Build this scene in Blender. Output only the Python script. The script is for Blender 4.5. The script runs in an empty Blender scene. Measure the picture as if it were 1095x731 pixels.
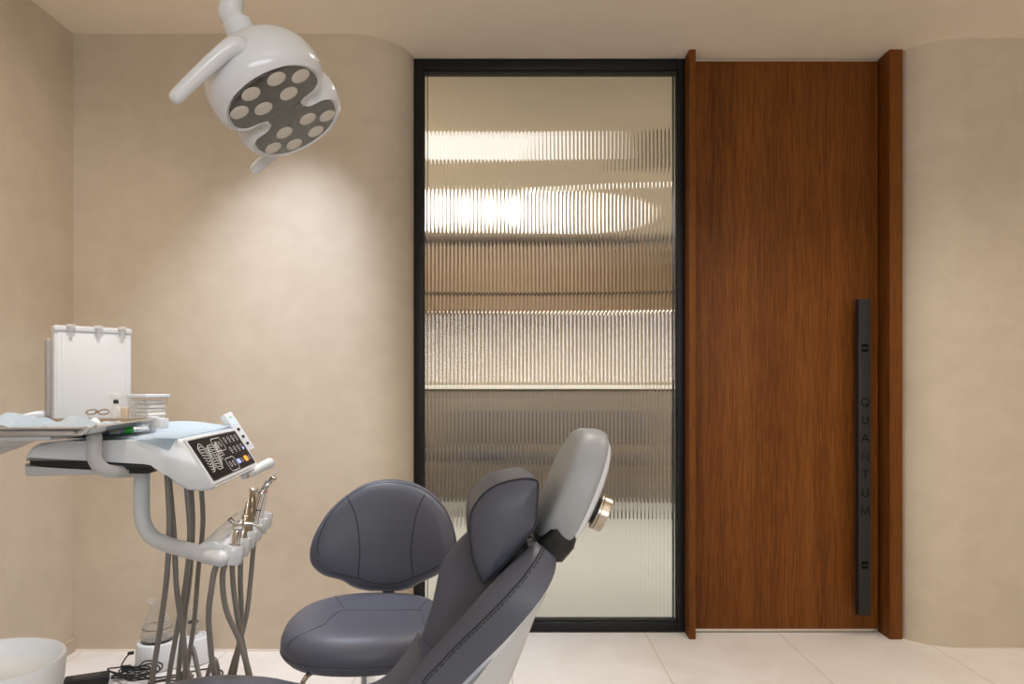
import bpy, bmesh, math, random
from mathutils import Vector, Matrix, noise
from mathutils.bvhtree import BVHTree
random.seed(7)
V = Vector
PI = math.pi
sc = bpy.context.scene
COL = sc.collection

# ------------------------------------------------------------------ camera frame
F = 730.0; CX = 547.5; HY = 413.0; CAMZ = 1.112
def P(px, py, Y):
    return V(((px - CX) * Y / F, Y, CAMZ - (py - HY) * Y / F))

# ------------------------------------------------------------------ materials
def new_mat(name):
    m = bpy.data.materials.new(name); m.use_nodes = True
    nt = m.node_tree
    return m, nt, nt.nodes['Principled BSDF']
def mat(name, col, rough=0.5, metal=0.0, spec=0.5, coat=0.0, bump=0.0, bscale=200.0, var=0.0, vscale=6.0, trans=0.0, ior=1.45, emit=0.0):
    m, nt, b = new_mat(name)
    b.inputs['Base Color'].default_value = (*col, 1)
    b.inputs['Roughness'].default_value = rough
    b.inputs['Metallic'].default_value = metal
    b.inputs['Specular IOR Level'].default_value = spec
    b.inputs['Coat Weight'].default_value = coat
    b.inputs['Coat Roughness'].default_value = 0.08
    b.inputs['Transmission Weight'].default_value = trans
    b.inputs['IOR'].default_value = ior
    if emit > 0:
        b.inputs['Emission Color'].default_value = (*col, 1)
        b.inputs['Emission Strength'].default_value = emit
    tc = nt.nodes.new('ShaderNodeTexCoord')
    nz = nt.nodes.new('ShaderNodeTexNoise'); nz.inputs['Scale'].default_value = vscale; nz.inputs['Detail'].default_value = 4
    nt.links.new(tc.outputs['Object'], nz.inputs['Vector'])
    if emit <= 0:
        mx = nt.nodes.new('ShaderNodeMix'); mx.data_type = 'RGBA'
        v = max(var, 0.02)
        mx.inputs[6].default_value = (*[c * (1 - v) for c in col], 1)
        mx.inputs[7].default_value = (*[min(1, c * (1 + v)) for c in col], 1)
        nt.links.new(nz.outputs['Fac'], mx.inputs[0])
        nt.links.new(mx.outputs[2], b.inputs['Base Color'])
    if bump > 0:
        n2 = nt.nodes.new('ShaderNodeTexNoise'); n2.inputs['Scale'].default_value = bscale; n2.inputs['Detail'].default_value = 3
        nt.links.new(tc.outputs['Object'], n2.inputs['Vector'])
        bp = nt.nodes.new('ShaderNodeBump'); bp.inputs['Strength'].default_value = bump; bp.inputs['Distance'].default_value = 0.002
        nt.links.new(n2.outputs['Fac'], bp.inputs['Height'])
        nt.links.new(bp.outputs['Normal'], b.inputs['Normal'])
    return m

def thin_clear(name, tint, body, fac, rough=0.03, add=0.75):
    m = bpy.data.materials.new(name); m.use_nodes = True; nt = m.node_tree; nt.nodes.clear(); L = nt.links.new; N = nt.nodes.new
    out = N('ShaderNodeOutputMaterial'); tr = N('ShaderNodeBsdfTransparent'); tr.inputs[0].default_value = (*tint, 1)
    pb = N('ShaderNodeBsdfPrincipled'); pb.inputs['Base Color'].default_value = (*body, 1); pb.inputs['Roughness'].default_value = rough
    lw = N('ShaderNodeLayerWeight'); lw.inputs['Blend'].default_value = 0.35
    mr = N('ShaderNodeMapRange'); mr.inputs['To Min'].default_value = fac; mr.inputs['To Max'].default_value = min(1, fac + add)
    L(lw.outputs['Facing'], mr.inputs['Value']); mx = N('ShaderNodeMixShader'); L(mr.outputs[0], mx.inputs[0]); L(tr.outputs[0], mx.inputs[1]); L(pb.outputs[0], mx.inputs[2]); L(mx.outputs[0], out.inputs[0])
    return m
def plaster(name, c1, c2, rough=0.75):
    m, nt, b = new_mat(name)
    L = nt.links.new; N = nt.nodes.new
    tc = N('ShaderNodeTexCoord')
    n1 = N('ShaderNodeTexNoise'); n1.inputs['Scale'].default_value = 1.3; n1.inputs['Detail'].default_value = 5; n1.inputs['Roughness'].default_value = 0.6
    n2 = N('ShaderNodeTexNoise'); n2.inputs['Scale'].default_value = 9; n2.inputs['Detail'].default_value = 6; n2.inputs['Distortion'].default_value = 0.6
    mp = N('ShaderNodeMapping'); mp.inputs['Scale'].default_value = (1, 1, 1.15)
    L(tc.outputs['Object'], mp.inputs['Vector']); L(mp.outputs['Vector'], n1.inputs['Vector']); L(mp.outputs['Vector'], n2.inputs['Vector'])
    mm = N('ShaderNodeMath'); mm.operation = 'MULTIPLY_ADD'; mm.inputs[1].default_value = 0.45
    L(n2.outputs['Fac'], mm.inputs[0]); 
    m2 = N('ShaderNodeMath'); m2.operation = 'MULTIPLY'; m2.inputs[1].default_value = 0.55
    L(n1.outputs['Fac'], m2.inputs[0]); L(m2.outputs[0], mm.inputs[2])
    cr = N('ShaderNodeValToRGB')
    cr.color_ramp.elements[0].position = 0.36; cr.color_ramp.elements[0].color = (*c1, 1)
    cr.color_ramp.elements[1].position = 0.64; cr.color_ramp.elements[1].color = (*c2, 1)
    L(mm.outputs[0], cr.inputs['Fac']); L(cr.outputs['Color'], b.inputs['Base Color'])
    b.inputs['Roughness'].default_value = rough; b.inputs['Specular IOR Level'].default_value = 0.3
    bp = N('ShaderNodeBump'); bp.inputs['Strength'].default_value = 0.05; bp.inputs['Distance'].default_value = 0.003
    L(n2.outputs['Fac'], bp.inputs['Height']); L(bp.outputs['Normal'], b.inputs['Normal'])
    return m

def wood(name, dark, mid, light):
    m, nt, b = new_mat(name)
    L = nt.links.new; N = nt.nodes.new
    tc = N('ShaderNodeTexCoord')
    mp = N('ShaderNodeMapping'); mp.inputs['Scale'].default_value = (330, 330, 7)
    L(tc.outputs['Object'], mp.inputs['Vector'])
    n1 = N('ShaderNodeTexNoise'); n1.inputs['Scale'].default_value = 1.0; n1.inputs['Detail'].default_value = 6; n1.inputs['Roughness'].default_value = 0.7
    L(mp.outputs['Vector'], n1.inputs['Vector'])
    mp2 = N('ShaderNodeMapping'); mp2.inputs['Scale'].default_value = (14, 14, 0.35)
    L(tc.outputs['Object'], mp2.inputs['Vector'])
    n2 = N('ShaderNodeTexNoise'); n2.inputs['Scale'].default_value = 1.0; n2.inputs['Detail'].default_value = 4
    L(mp2.outputs['Vector'], n2.inputs['Vector'])
    ma = N('ShaderNodeMath'); ma.operation = 'MULTIPLY_ADD'; ma.inputs[1].default_value = 0.72
    m2 = N('ShaderNodeMath'); m2.operation = 'MULTIPLY'; m2.inputs[1].default_value = 0.28
    L(n1.outputs['Fac'], ma.inputs[0]); L(n2.outputs['Fac'], m2.inputs[0]); L(m2.outputs[0], ma.inputs[2])
    cr = N('ShaderNodeValToRGB'); e = cr.color_ramp.elements
    e[0].position = 0.34; e[0].color = (*dark, 1); e[1].position = 0.66; e[1].color = (*light, 1)
    k = e.new(0.5); k.color = (*mid, 1)
    L(ma.outputs[0], cr.inputs['Fac']); L(cr.outputs['Color'], b.inputs['Base Color'])
    b.inputs['Roughness'].default_value = 0.5; b.inputs['Specular IOR Level'].default_value = 0.14
    bp = N('ShaderNodeBump'); bp.inputs['Strength'].default_value = 0.15; bp.inputs['Distance'].default_value = 0.001
    L(n1.outputs['Fac'], bp.inputs['Height']); L(bp.outputs['Normal'], b.inputs['Normal'])
    return m

def tile_floor(name):
    m, nt, b = new_mat(name)
    L = nt.links.new; N = nt.nodes.new
    tc = N('ShaderNodeTexCoord'); sp = N('ShaderNodeSeparateXYZ'); L(tc.outputs['Object'], sp.inputs[0])
    def joint(out, off, size, w):
        a = N('ShaderNodeMath'); a.operation = 'ADD'; a.inputs[1].default_value = off + 60 * size; L(out, a.inputs[0])
        d = N('ShaderNodeMath'); d.operation = 'MODULO'; d.inputs[1].default_value = size; L(a.outputs[0], d.inputs[0])
        c = N('ShaderNodeMath'); c.operation = 'LESS_THAN'; c.inputs[1].default_value = w; L(d.outputs[0], c.inputs[0])
        return c.outputs[0]
    jx = joint(sp.outputs[0], 0.0, 0.6, 0.0035); jy = joint(sp.outputs[1], -3.018 + 0.6, 1.2, 0.004)
    mxm = N('ShaderNodeMath'); mxm.operation = 'MAXIMUM'; L(jx, mxm.inputs[0]); L(jy, mxm.inputs[1])
    n1 = N('ShaderNodeTexNoise'); n1.inputs['Scale'].default_value = 2.6; n1.inputs['Detail'].default_value = 8; n1.inputs['Roughness'].default_value = 0.65; n1.inputs['Distortion'].default_value = 0.8
    L(tc.outputs['Object'], n1.inputs['Vector'])
    cr = N('ShaderNodeValToRGB'); e = cr.color_ramp.elements
    e[0].position = 0.3; e[0].color = (0.70, 0.65, 0.60, 1); e[1].position = 0.7; e[1].color = (0.82, 0.79, 0.76, 1)
    L(n1.outputs['Fac'], cr.inputs['Fac'])
    mx = N('ShaderNodeMix'); mx.data_type = 'RGBA'; mx.inputs[7].default_value = (0.55, 0.42, 0.33, 1)
    L(mxm.outputs[0], mx.inputs[0]); L(cr.outputs['Color'], mx.inputs[6]); L(mx.outputs[2], b.inputs['Base Color'])
    b.inputs['Roughness'].default_value = 0.42; b.inputs['Specular IOR Level'].default_value = 0.35
    return m

M = {}
M['plaster'] = plaster('plaster_limewash', (0.520, 0.440, 0.343), (0.590, 0.508, 0.403))
M['ceil'] = plaster('ceiling_plaster', (0.84, 0.745, 0.61), (0.88, 0.785, 0.65))
M['floor'] = tile_floor('beige_stone_tile')
M['floor_dimmed'] = mat('greige_tile_dimmed', (0.40, 0.39, 0.36), 0.4, var=0.05, vscale=3)  # greige tile darkened in colour to stand in for dimmer light
M['skirt'] = mat('skirting_tile', (0.50, 0.42, 0.33), 0.5)
M['white_line'] = mat('white_sealant', (0.8, 0.74, 0.66), 0.5)
M['wood'] = wood('walnut_veneer', (0.060, 0.0185, 0.0030), (0.150, 0.048, 0.0080), (0.240, 0.086, 0.017))
M['black'] = mat('black_powder_coat', (0.011, 0.011, 0.012), 0.45, spec=0.25)
M['handle'] = mat('handle_bronze_black', (0.020, 0.018, 0.0175), 0.45, spec=0.3)
M['ink'] = mat('engraved_black', (0.003, 0.003, 0.003), 0.7, spec=0.1)
M['steelstrip'] = mat('brushed_aluminium_strip', (0.75, 0.70, 0.62), 0.35, metal=1.0)
M['glass'] = mat('fluted_glass', (0.97, 0.98, 0.97), 0.0, trans=1.0, ior=1.5)
M['leather'] = mat('grey_violet_leather', (0.088, 0.094, 0.124), 0.43, spec=0.45, bump=0.10, bscale=420, var=0.06, vscale=9)
M['leather_dark'] = mat('grey_violet_leather_pillow', (0.072, 0.078, 0.104), 0.45, spec=0.45, bump=0.12, bscale=300, var=0.08, vscale=14)
M['thread'] = mat('dark_thread', (0.03, 0.03, 0.035), 0.7)
M['pale_thread'] = mat('grey_piping', (0.075, 0.075, 0.09), 0.55)
M['grey_pad'] = mat('light_grey_vinyl', (0.33, 0.345, 0.36), 0.42, spec=0.4, bump=0.05, bscale=300)
M['white'] = mat('white_gloss_plastic', (0.66, 0.69, 0.725), 0.22, coat=0.3)
M['lamp_white'] = mat('lamp_shell_plastic', (0.64, 0.66, 0.69), 0.22, coat=0.3)
M['white_m'] = mat('white_satin_plastic', (0.65, 0.68, 0.715), 0.4)
M['cream'] = mat('ivory_plastic', (0.70, 0.67, 0.62), 0.35)
M['lgrey'] = mat('light_grey_plastic', (0.53, 0.54, 0.55), 0.32, coat=0.2)
M['mgrey'] = mat('grey_plastic', (0.36, 0.345, 0.335), 0.4)
M['rubber'] = mat('black_rubber', (0.012, 0.012, 0.012), 0.55)
M['hose'] = mat('grey_silicone_hose', (0.235, 0.22, 0.20), 0.42)
M['chrome'] = mat('chrome', (0.82, 0.82, 0.83), 0.12, metal=1.0)
M['steel'] = mat('polished_steel', (0.74, 0.73, 0.72), 0.14, metal=1.0)
M['champagne'] = mat('champagne_steel', (0.56, 0.50, 0.41), 0.28, metal=1.0)
M['gold'] = mat('gold_steel', (0.36, 0.30, 0.22), 0.28, metal=1.0)
M['brass'] = mat('brass', (0.55, 0.36, 0.14), 0.3, metal=1.0)
M['panel'] = mat('black_glass_panel', (0.010, 0.009, 0.009), 0.05, spec=0.2, ior=1.12)
M['icon'] = mat('white_print', (0.72, 0.72, 0.70), 0.5)
M['blue_lit'] = mat('blue_lit_key', (0.24, 0.28, 1.0), emit=0.8)
M['orange_lit'] = mat('orange_lit_key', (1.0, 0.25, 0.015), emit=0.75)
M['lcd'] = mat('blue_lcd', (0.36, 0.42, 1.0), emit=0.55)
M['paper'] = mat('pale_blue_paper', (0.68, 0.77, 0.84), 0.75, spec=0.2, bump=0.15, bscale=60)
M['paper2'] = mat('pale_blue_wrap', (0.66, 0.78, 0.88), 0.6, spec=0.3, bump=0.15, bscale=60)
M['white_paper'] = mat('white_paper', (0.75, 0.75, 0.76), 0.7)
M['green'] = mat('green_print', (0.06, 0.62, 0.08), 0.4)
M['tube_blue'] = mat('lilac_blue_print', (0.38, 0.45, 0.72), 0.4)
M['clear'] = thin_clear('clear_plastic', (0.98, 0.975, 0.97), (0.85, 0.83, 0.8), 0.03, 0.03, 0.25)
M['frost'] = thin_clear('frosted_plastic', (0.92, 0.92, 0.92), (0.82, 0.82, 0.82), 0.35, 0.25)
M['cotton'] = mat('cotton_white', (0.82, 0.81, 0.79), 0.95, spec=0.05)
M['tan'] = mat('tan_card', (0.55, 0.43, 0.31), 0.7)
M['amber'] = mat('amber_plastic', (0.22, 0.12, 0.06), 0.3)
M['film_white'] = mat('opal_acrylic', (0.70, 0.735, 0.77), 0.35)
M['flask_glass'] = thin_clear('flask_glass', (0.985, 0.985, 0.98), (0.62, 0.61, 0.59), 0.02, 0.02, 0.5)
M['water'] = thin_clear('water', (0.97, 0.97, 0.965), (0.6, 0.59, 0.57), 0.02, 0.02, 0.3)
M['lens'] = mat('lamp_lens', (0.62, 0.58, 0.52), 0.18, coat=0.5)
M['lampface'] = mat('lamp_smoked_face', (0.065, 0.056, 0.05), 0.07, spec=0.7, coat=0.5)
M['red'] = mat('red_ring', (0.7, 0.05, 0.03), 0.4)
M['taupe'] = mat('taupe_laminate', (0.19, 0.155, 0.125), 0.5)
M['dark'] = mat('dark_cabinet', (0.05, 0.045, 0.045), 0.5)
M['counter'] = mat('white_worktop', (0.85, 0.83, 0.8), 0.3)
M['tanwall'] = mat('tan_cabinet', (0.40, 0.29, 0.20), 0.5)
M['lampdisc'] = mat('lamp_diffuser', (1.0, 0.96, 0.90), emit=2.2)
M['lamppanel'] = mat('lamp_panel', (1.0, 0.97, 0.93), emit=0.42)
M['strip'] = mat('led_strip', (1.0, 0.9, 0.78), emit=0.8)
M['bluewall'] = mat('blue_black_seat', (0.03, 0.04, 0.07), 0.5)
M['redbits'] = mat('dusty_red_cloth', (0.35, 0.1, 0.08), 0.6)

# ------------------------------------------------------------------ object helpers
ORG = {}
def tag(o, label, cat, group=None, kind=None):
    o['label'] = label; o['category'] = cat
    if group: o['group'] = group
    if kind: o['kind'] = kind
    return o
def thing(name, loc, label, cat, group=None):
    o = bpy.data.objects.new(name, None); COL.objects.link(o)
    o.empty_display_size = 0.05
    o.location = loc; ORG[o] = V(loc)
    return tag(o, label, cat, group)
def finish(bm, angle=35):
    bmesh.ops.recalc_face_normals(bm, faces=bm.faces)
    a = math.radians(angle)
    for f in bm.faces: f.smooth = True
    for e in bm.edges:
        e.smooth = not (len(e.link_faces) == 2 and e.calc_face_angle(0) > a)
def obj(name, bm, m, parent=None, angle=35, label=None, origin=None, subd=0):
    finish(bm, angle)
    if parent is not None: o0 = ORG[parent]
    elif origin is not None: o0 = V(origin)
    else:
        lo = V((1e9,) * 3); hi = V((-1e9,) * 3)
        for v in bm.verts:
            for i in range(3): lo[i] = min(lo[i], v.co[i]); hi[i] = max(hi[i], v.co[i])
        o0 = V(((lo.x + hi.x) / 2, (lo.y + hi.y) / 2, lo.z))
    for v in bm.verts: v.co -= o0
    me = bpy.data.meshes.new(name); bm.to_mesh(me); bm.free()
    me.materials.append(m if not isinstance(m, str) else M[m])
    o = bpy.data.objects.new(name, me); COL.objects.link(o)
    ORG[o] = o0
    if parent is not None:
        o.parent = parent
    else:
        o.location = o0
    if label: o['label'] = label
    if subd:
        s = o.modifiers.new('smooth', 'SUBSURF'); s.levels = subd; s.render_levels = subd
    return o
def struct(name, bm, m, angle=35):
    o = obj(name, bm, m, None, angle, origin=(0, 0, 0)); o['kind'] = 'structure'; return o
def NB(): return bmesh.new()

def add_box(bm, c, s, R=None, bev=0.0, seg=2):
    r = bmesh.ops.create_cube(bm, size=1.0)
    vs = r['verts']
    for v in vs: v.co = V((v.co.x * s[0], v.co.y * s[1], v.co.z * s[2]))
    if bev > 0:
        es = list({e for v in vs for e in v.link_edges})
        rb = bmesh.ops.bevel(bm, geom=es, offset=bev, segments=seg, affect='EDGES', profile=0.5)
        vs = list({v for f in rb['faces'] for v in f.verts} | {v for v in vs if v.is_valid})
    Mx = (R.to_4x4() if R else Matrix())
    for v in vs: v.co = (Mx @ v.co) + V(c)
    return vs
def catmull(pts, n=8):
    pts = [V(p) for p in pts]
    if len(pts) < 3: return pts
    ext = [pts[0] * 2 - pts[1]] + pts + [pts[-1] * 2 - pts[-2]]
    out = []
    for i in range(1, len(ext) - 2):
        a, b, c, d = ext[i - 1], ext[i], ext[i + 1], ext[i + 2]
        for k in range(n):
            t = k / n
            out.append(0.5 * ((2 * b) + (-a + c) * t + (2 * a - 5 * b + 4 * c - d) * t * t + (-a + 3 * b - 3 * c + d) * t ** 3))
    out.append(pts[-1]); return out
def add_tube(bm, pts, r, seg=12, cap=True, closed=False, round_cap=False):
    pts = [V(p) for p in pts]; n = len(pts)
    rs = list(r) if isinstance(r, (list, tuple)) else [r] * n
    if len(rs) != n:
        rs = [rs[0] + (rs[-1] - rs[0]) * i / (n - 1) for i in range(n)] if len(rs) == 2 else [rs[min(len(rs) - 1, int(i * len(rs) / n))] for i in range(n)]
    if round_cap and not closed:
        d0 = (pts[0] - pts[1]).normalized(); d1 = (pts[-1] - pts[-2]).normalized()
        pre, pr, post, qr = [], [], [], []
        for a in (85, 60, 30):
            A = math.radians(a)
            pre.append(pts[0] + d0 * rs[0] * math.sin(A)); pr.append(rs[0] * math.cos(A))
        for a in (30, 60, 85):
            A = math.radians(a)
            post.append(pts[-1] + d1 * rs[-1] * math.sin(A)); qr.append(rs[-1] * math.cos(A))
        pts = pre + pts + post; rs = pr + rs + qr; n = len(pts)
    rings = []
    prev = None
    for i in range(n):
        if closed: t = pts[(i + 1) % n] - pts[i - 1]
        elif i == 0: t = pts[1] - pts[0]
        elif i == n - 1: t = pts[-1] - pts[-2]
        else: t = pts[i + 1] - pts[i - 1]
        if t.length < 1e-9: t = V((0, 0, 1))
        t.normalize()
        if prev is None:
            ref = V((0, 0, 1)) if abs(t.z) < 0.9 else V((1, 0, 0))
            u = t.cross(ref).normalized()
        else:
            u = (prev - t * prev.dot(t))
            u = u.normalized() if u.length > 1e-6 else t.orthogonal().normalized()
        prev = u; w = t.cross(u)
        rings.append([bm.verts.new(pts[i] + (u * math.cos(2 * PI * k / seg) + w * math.sin(2 * PI * k / seg)) * rs[i]) for k in range(seg)])
    m = n if closed else n - 1
    for i in range(m):
        a, b = rings[i], rings[(i + 1) % n]
        for k in range(seg):
            bm.faces.new((a[k], a[(k + 1) % seg], b[(k + 1) % seg], b[k]))
    if cap and not closed:
        bm.faces.new(rings[0][::-1]); bm.faces.new(rings[-1])
def add_loft(bm, secs, cap=True, closed_ring=True):
    rings = [[bm.verts.new(V(p)) for p in s] for s in secs]
    n = len(rings[0])
    for a, b in zip(rings, rings[1:]):
        for k in range(n if closed_ring else n - 1):
            bm.faces.new((a[k], a[(k + 1) % n], b[(k + 1) % n], b[k]))
    if cap and closed_ring:
        for r in (rings[0], rings[-1]):
            c = sum((v.co for v in r), V()) / n
            cv = bm.verts.new(c)
            for k in range(n): bm.faces.new((r[k], r[(k + 1) % n], cv))
    return rings
def add_lathe(bm, c, prof, seg=32, axis=V((0, 0, 1)), capb=True, capt=True):
    axis = axis.normalized(); u = axis.orthogonal().normalized(); w = axis.cross(u)
    rings = []
    for (r, z) in prof:
        rings.append([bm.verts.new(V(c) + axis * z + (u * math.cos(2 * PI * k / seg) + w * math.sin(2 * PI * k / seg)) * max(r, 1e-5)) for k in range(seg)])
    for a, b in zip(rings, rings[1:]):
        for k in range(seg): bm.faces.new((a[k], a[(k + 1) % seg], b[(k + 1) % seg], b[k]))
    if capb: bm.faces.new(rings[0][::-1])
    if capt: bm.faces.new(rings[-1])
def add_prism(bm, poly, depth, T, bev=0.0, seg=3):
    """poly: 2-D points; T(x, y, d) -> world; extruded from d=0 to d=depth."""
    b2 = bmesh.new()
    a = [b2.verts.new((x, y, 0)) for x, y in poly]; b = [b2.verts.new((x, y, depth)) for x, y in poly]
    n = len(poly)
    b2.faces.new(a[::-1]); b2.faces.new(b)
    for k in range(n): b2.faces.new((a[k], a[(k + 1) % n], b[(k + 1) % n], b[k]))
    if bev > 0:
        rim = [e for e in b2.edges if abs(e.verts[0].co.z - e.verts[1].co.z) < 1e-9]
        bmesh.ops.bevel(b2, geom=rim, offset=bev, segments=seg, affect='EDGES', profile=0.5, clamp_overlap=True)
    mp = {v: bm.verts.new(T(v.co.x, v.co.y, v.co.z)) for v in b2.verts}
    for f in b2.faces:
        try: bm.faces.new([mp[v] for v in f.verts])
        except ValueError: pass
    b2.free()
def smooth_poly(pts, n=6):
    """closed Catmull-Rom through 2-D points"""
    out = []; N = len(pts)
    for i in range(N):
        a, b, c, d = [V((*pts[(i + k) % N], 0)) for k in (-1, 0, 1, 2)]
        for k in range(n):
            t = k / n
            q = 0.5 * ((2 * b) + (-a + c) * t + (2 * a - 5 * b + 4 * c - d) * t * t + (-a + 3 * b - 3 * c + d) * t ** 3)
            out.append((q.x, q.y))
    return out
def sstep(a, b, x):
    t = min(1, max(0, (x - a) / (b - a))); return t * t * (3 - 2 * t)
def rotz(a): return Matrix.Rotation(a, 3, 'Z')
def copy_thing(root, loc, rz=0):
    r = root.copy(); COL.objects.link(r); r.location = loc; r.rotation_euler = (0, 0, rz)
    for ch in root.children:
        c = ch.copy(); COL.objects.link(c); c.parent = r
    return r
def surf_pts(bvh, pix, lift=0.001):
    """points of a seam, laid on the upholstery they belong to"""
    o = V((0, 0, CAMZ)); out = []
    for px, py in pix:
        d = (P(px, py, 1.0) - o).normalized()
        h = bvh.ray_cast(o, d)
        if h[0] is not None: out.append(h[0] + h[1] * (lift if h[1].dot(d) < 0 else -lift))
    return out
def dense(pts, n=10): return [(p.x, p.y) for p in catmull([(x, y, 0) for x, y in pts], n)]

# ------------------------------------------------------------------ room
H = 2.594; D = 2.87; XL = -1.845
YR = -2.3; XR = 3.3; YF = 7.0
bm = NB(); add_box(bm, ((XL + XR) / 2, (YR + YF) / 2, -0.05), (XR - XL + 0.4, YF - YR + 0.4, 0.1)); struct('floor', bm, 'floor')
bm = NB(); add_box(bm, ((XL + XR) / 2, (YR + YF) / 2, H + 0.05), (XR - XL + 0.4, YF - YR + 0.4, 0.1)); struct('ceiling', bm, 'ceil')
bm = NB(); add_box(bm, (XL - 0.1, (YR + 3.2) / 2, H / 2), (0.2, 3.2 - YR, H)); struct('wall_left', bm, 'plaster')
bm = NB(); add_box(bm, (XR + 0.1, (YR + 3.2) / 2, H / 2), (0.2, 3.2 - YR, H)); struct('wall_right', bm, 'plaster')
def vprism(poly, z0, z1):
    bm = NB(); add_prism(bm, poly, z1 - z0, lambda x, y, d: V((x, y, z0 + d))); return bm
# left piece of the back wall with its rounded return to the glazing
x0, x1 = -0.690, -0.4435
arc = [(x0 + (x1 - x0) * math.sin(t), (D + 0.235) - 0.235 * math.cos(t)) for t in [math.radians(a) for a in range(0, 91, 5)]]
struct('wall_back', vprism([(XL - 0.2, D)] + arc + [(x1, 3.2), (XL - 0.2, 3.2)], 0, H), 'plaster')
xa, xb = 1.719, 1.935
arc2 = [(xb - (xb - xa) * math.sin(t), 3.06 - 0.155 * math.cos(t)) for t in [math.radians(a) for a in range(0, 91, 5)]]
struct('wall_back_right', vprism([(XR + 0.2, 2.905)] + arc2 + [(xa, 3.2), (XR + 0.2, 3.2)], 0, H), 'plaster')
# rear wall with a wide window opening behind the photographer
bm = NB()
add_box(bm, ((XL + XR) / 2, YR - 0.1, 0.575), (XR - XL, 0.2, 1.15)); add_box(bm, ((XL + XR) / 2, YR - 0.1, 2.32), (XR - XL, 0.2, 0.548))
add_box(bm, (XL + 0.55, YR - 0.1, 1.598), (1.1, 0.2, 0.896)); add_box(bm, (XR - 0.55, YR - 0.1, 1.598), (1.1, 0.2, 0.896))
struct('wall_rear', bm, 'plaster')
bm = NB(); add_box(bm, (XL + 0.006, (YR + D) / 2, 0.028), (0.012, D - YR, 0.056)); struct('baseboard_left', bm, 'skirt')
bm = NB(); add_box(bm, ((XL + x0) / 2, D - 0.003, 0.004), (x0 - XL, 0.006, 0.008)); struct('trim_1', bm, 'white_line')

# room seen through the fluted glass
bm = NB(); add_box(bm, (0.72, 5.1, 0.002), (XR - XL, 3.8, 0.004)); struct('floor_corridor', bm, 'floor_dimmed')  # slab added over the floor so it looks less bright through the glass
bm = NB(); add_box(bm, (0.6, YF + 0.05, H / 2), (5.6, 0.1, H)); struct('wall_corridor_far', bm, 'plaster')
bm = NB(); add_box(bm, (XL - 0.05, 5.1, H / 2), (0.1, 3.8, H)); struct('wall_corridor_left', bm, 'plaster')
bm = NB(); add_box(bm, (XR + 0.05, 5.1, H / 2), (0.1, 3.8, H)); struct('wall_corridor_right', bm, 'plaster')

# ------------------------------------------------------------------ window (fluted glass in a black frame)
G0, G1 = -0.4435, 0.7785; GY = 3.083
w = thing('window_1', (G0, GY, 0), 'full-height fluted glass screen in a black metal frame beside the door', 'window'); w['kind'] = 'structure'
def bar(x0, x1, y0, y1, z0, z1, bev=0.003):
    bm = NB(); add_box(bm, ((x0 + x1) / 2, (y0 + y1) / 2, (z0 + z1) / 2), (x1 - x0, y1 - y0, z1 - z0), bev=bev); return bm
bm = NB()
for (a, b, c, d) in ((G0, G0 + 0.042, 0.004, H - 0.002), (G1 - 0.030, G1, 0.004, H - 0.002), (G0 + 0.042, G1 - 0.03, H - 0.050, H - 0.002), (G0 + 0.042, G1 - 0.03, 0.004, 0.046)):
    add_box(bm, ((a + b) / 2, GY + 0.04, (c + d) / 2), (b - a, 0.08, d - c), bev=0.002)
obj('window_frame', bm, 'black', w)
bm = NB()   # slim gasket just inside the frame
for (a, b, c, d) in ((G0 + 0.042, G0 + 0.047, 0.046, H - 0.05), (G1 - 0.035, G1 - 0.03, 0.046, H - 0.05), (G0 + 0.047, G1 - 0.035, H - 0.058, H - 0.05), (G0 + 0.047, G1 - 0.035, 0.046, 0.054)):
    add_box(bm, ((a + b) / 2, GY + 0.026, (c + d) / 2), (b - a, 0.016, d - c))
obj('gasket', bm, 'rubber', w)
bm = NB()
gx0, gx1 = G0 + 0.042, G1 - 0.030; NFL = 66; SUB = 10; pitch = (gx1 - gx0) / NFL; sag = 0.0029; gz0, gz1 = 0.044, H - 0.048
fr = [(gx0 + pitch * i / SUB, GY + 0.036 - sag * (1 - (2 * ((i % SUB) / SUB) - 1) ** 2)) for i in range(NFL * SUB + 1)]
lo = [bm.verts.new((x, y, gz0)) for x, y in fr]; hi = [bm.verts.new((x, y, gz1)) for x, y in fr]
bl0, bl1 = [bm.verts.new((x, GY + 0.043, z)) for x in (gx0, gx1) for z in (gz0,)], [bm.verts.new((x, GY + 0.043, gz1)) for x in (gx0, gx1)]
for i in range(len(lo) - 1): bm.faces.new((lo[i], lo[i + 1], hi[i + 1], hi[i]))
bm.faces.new((bl0[0], bl1[0], bl1[1], bl0[1]))
bm.faces.new((lo[0], hi[0], bl1[0], bl0[0])); bm.faces.new((lo[-1], bl0[1], bl1[1], hi[-1]))
bm.faces.new(lo[::-1] + [bl0[0], bl0[1]][::1] if False else [bl0[0], bl0[1]] + lo[::-1]); bm.faces.new([bl1[1], bl1[0]] + hi)
obj('glass_pane', bm, 'glass', w, angle=32)

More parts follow.
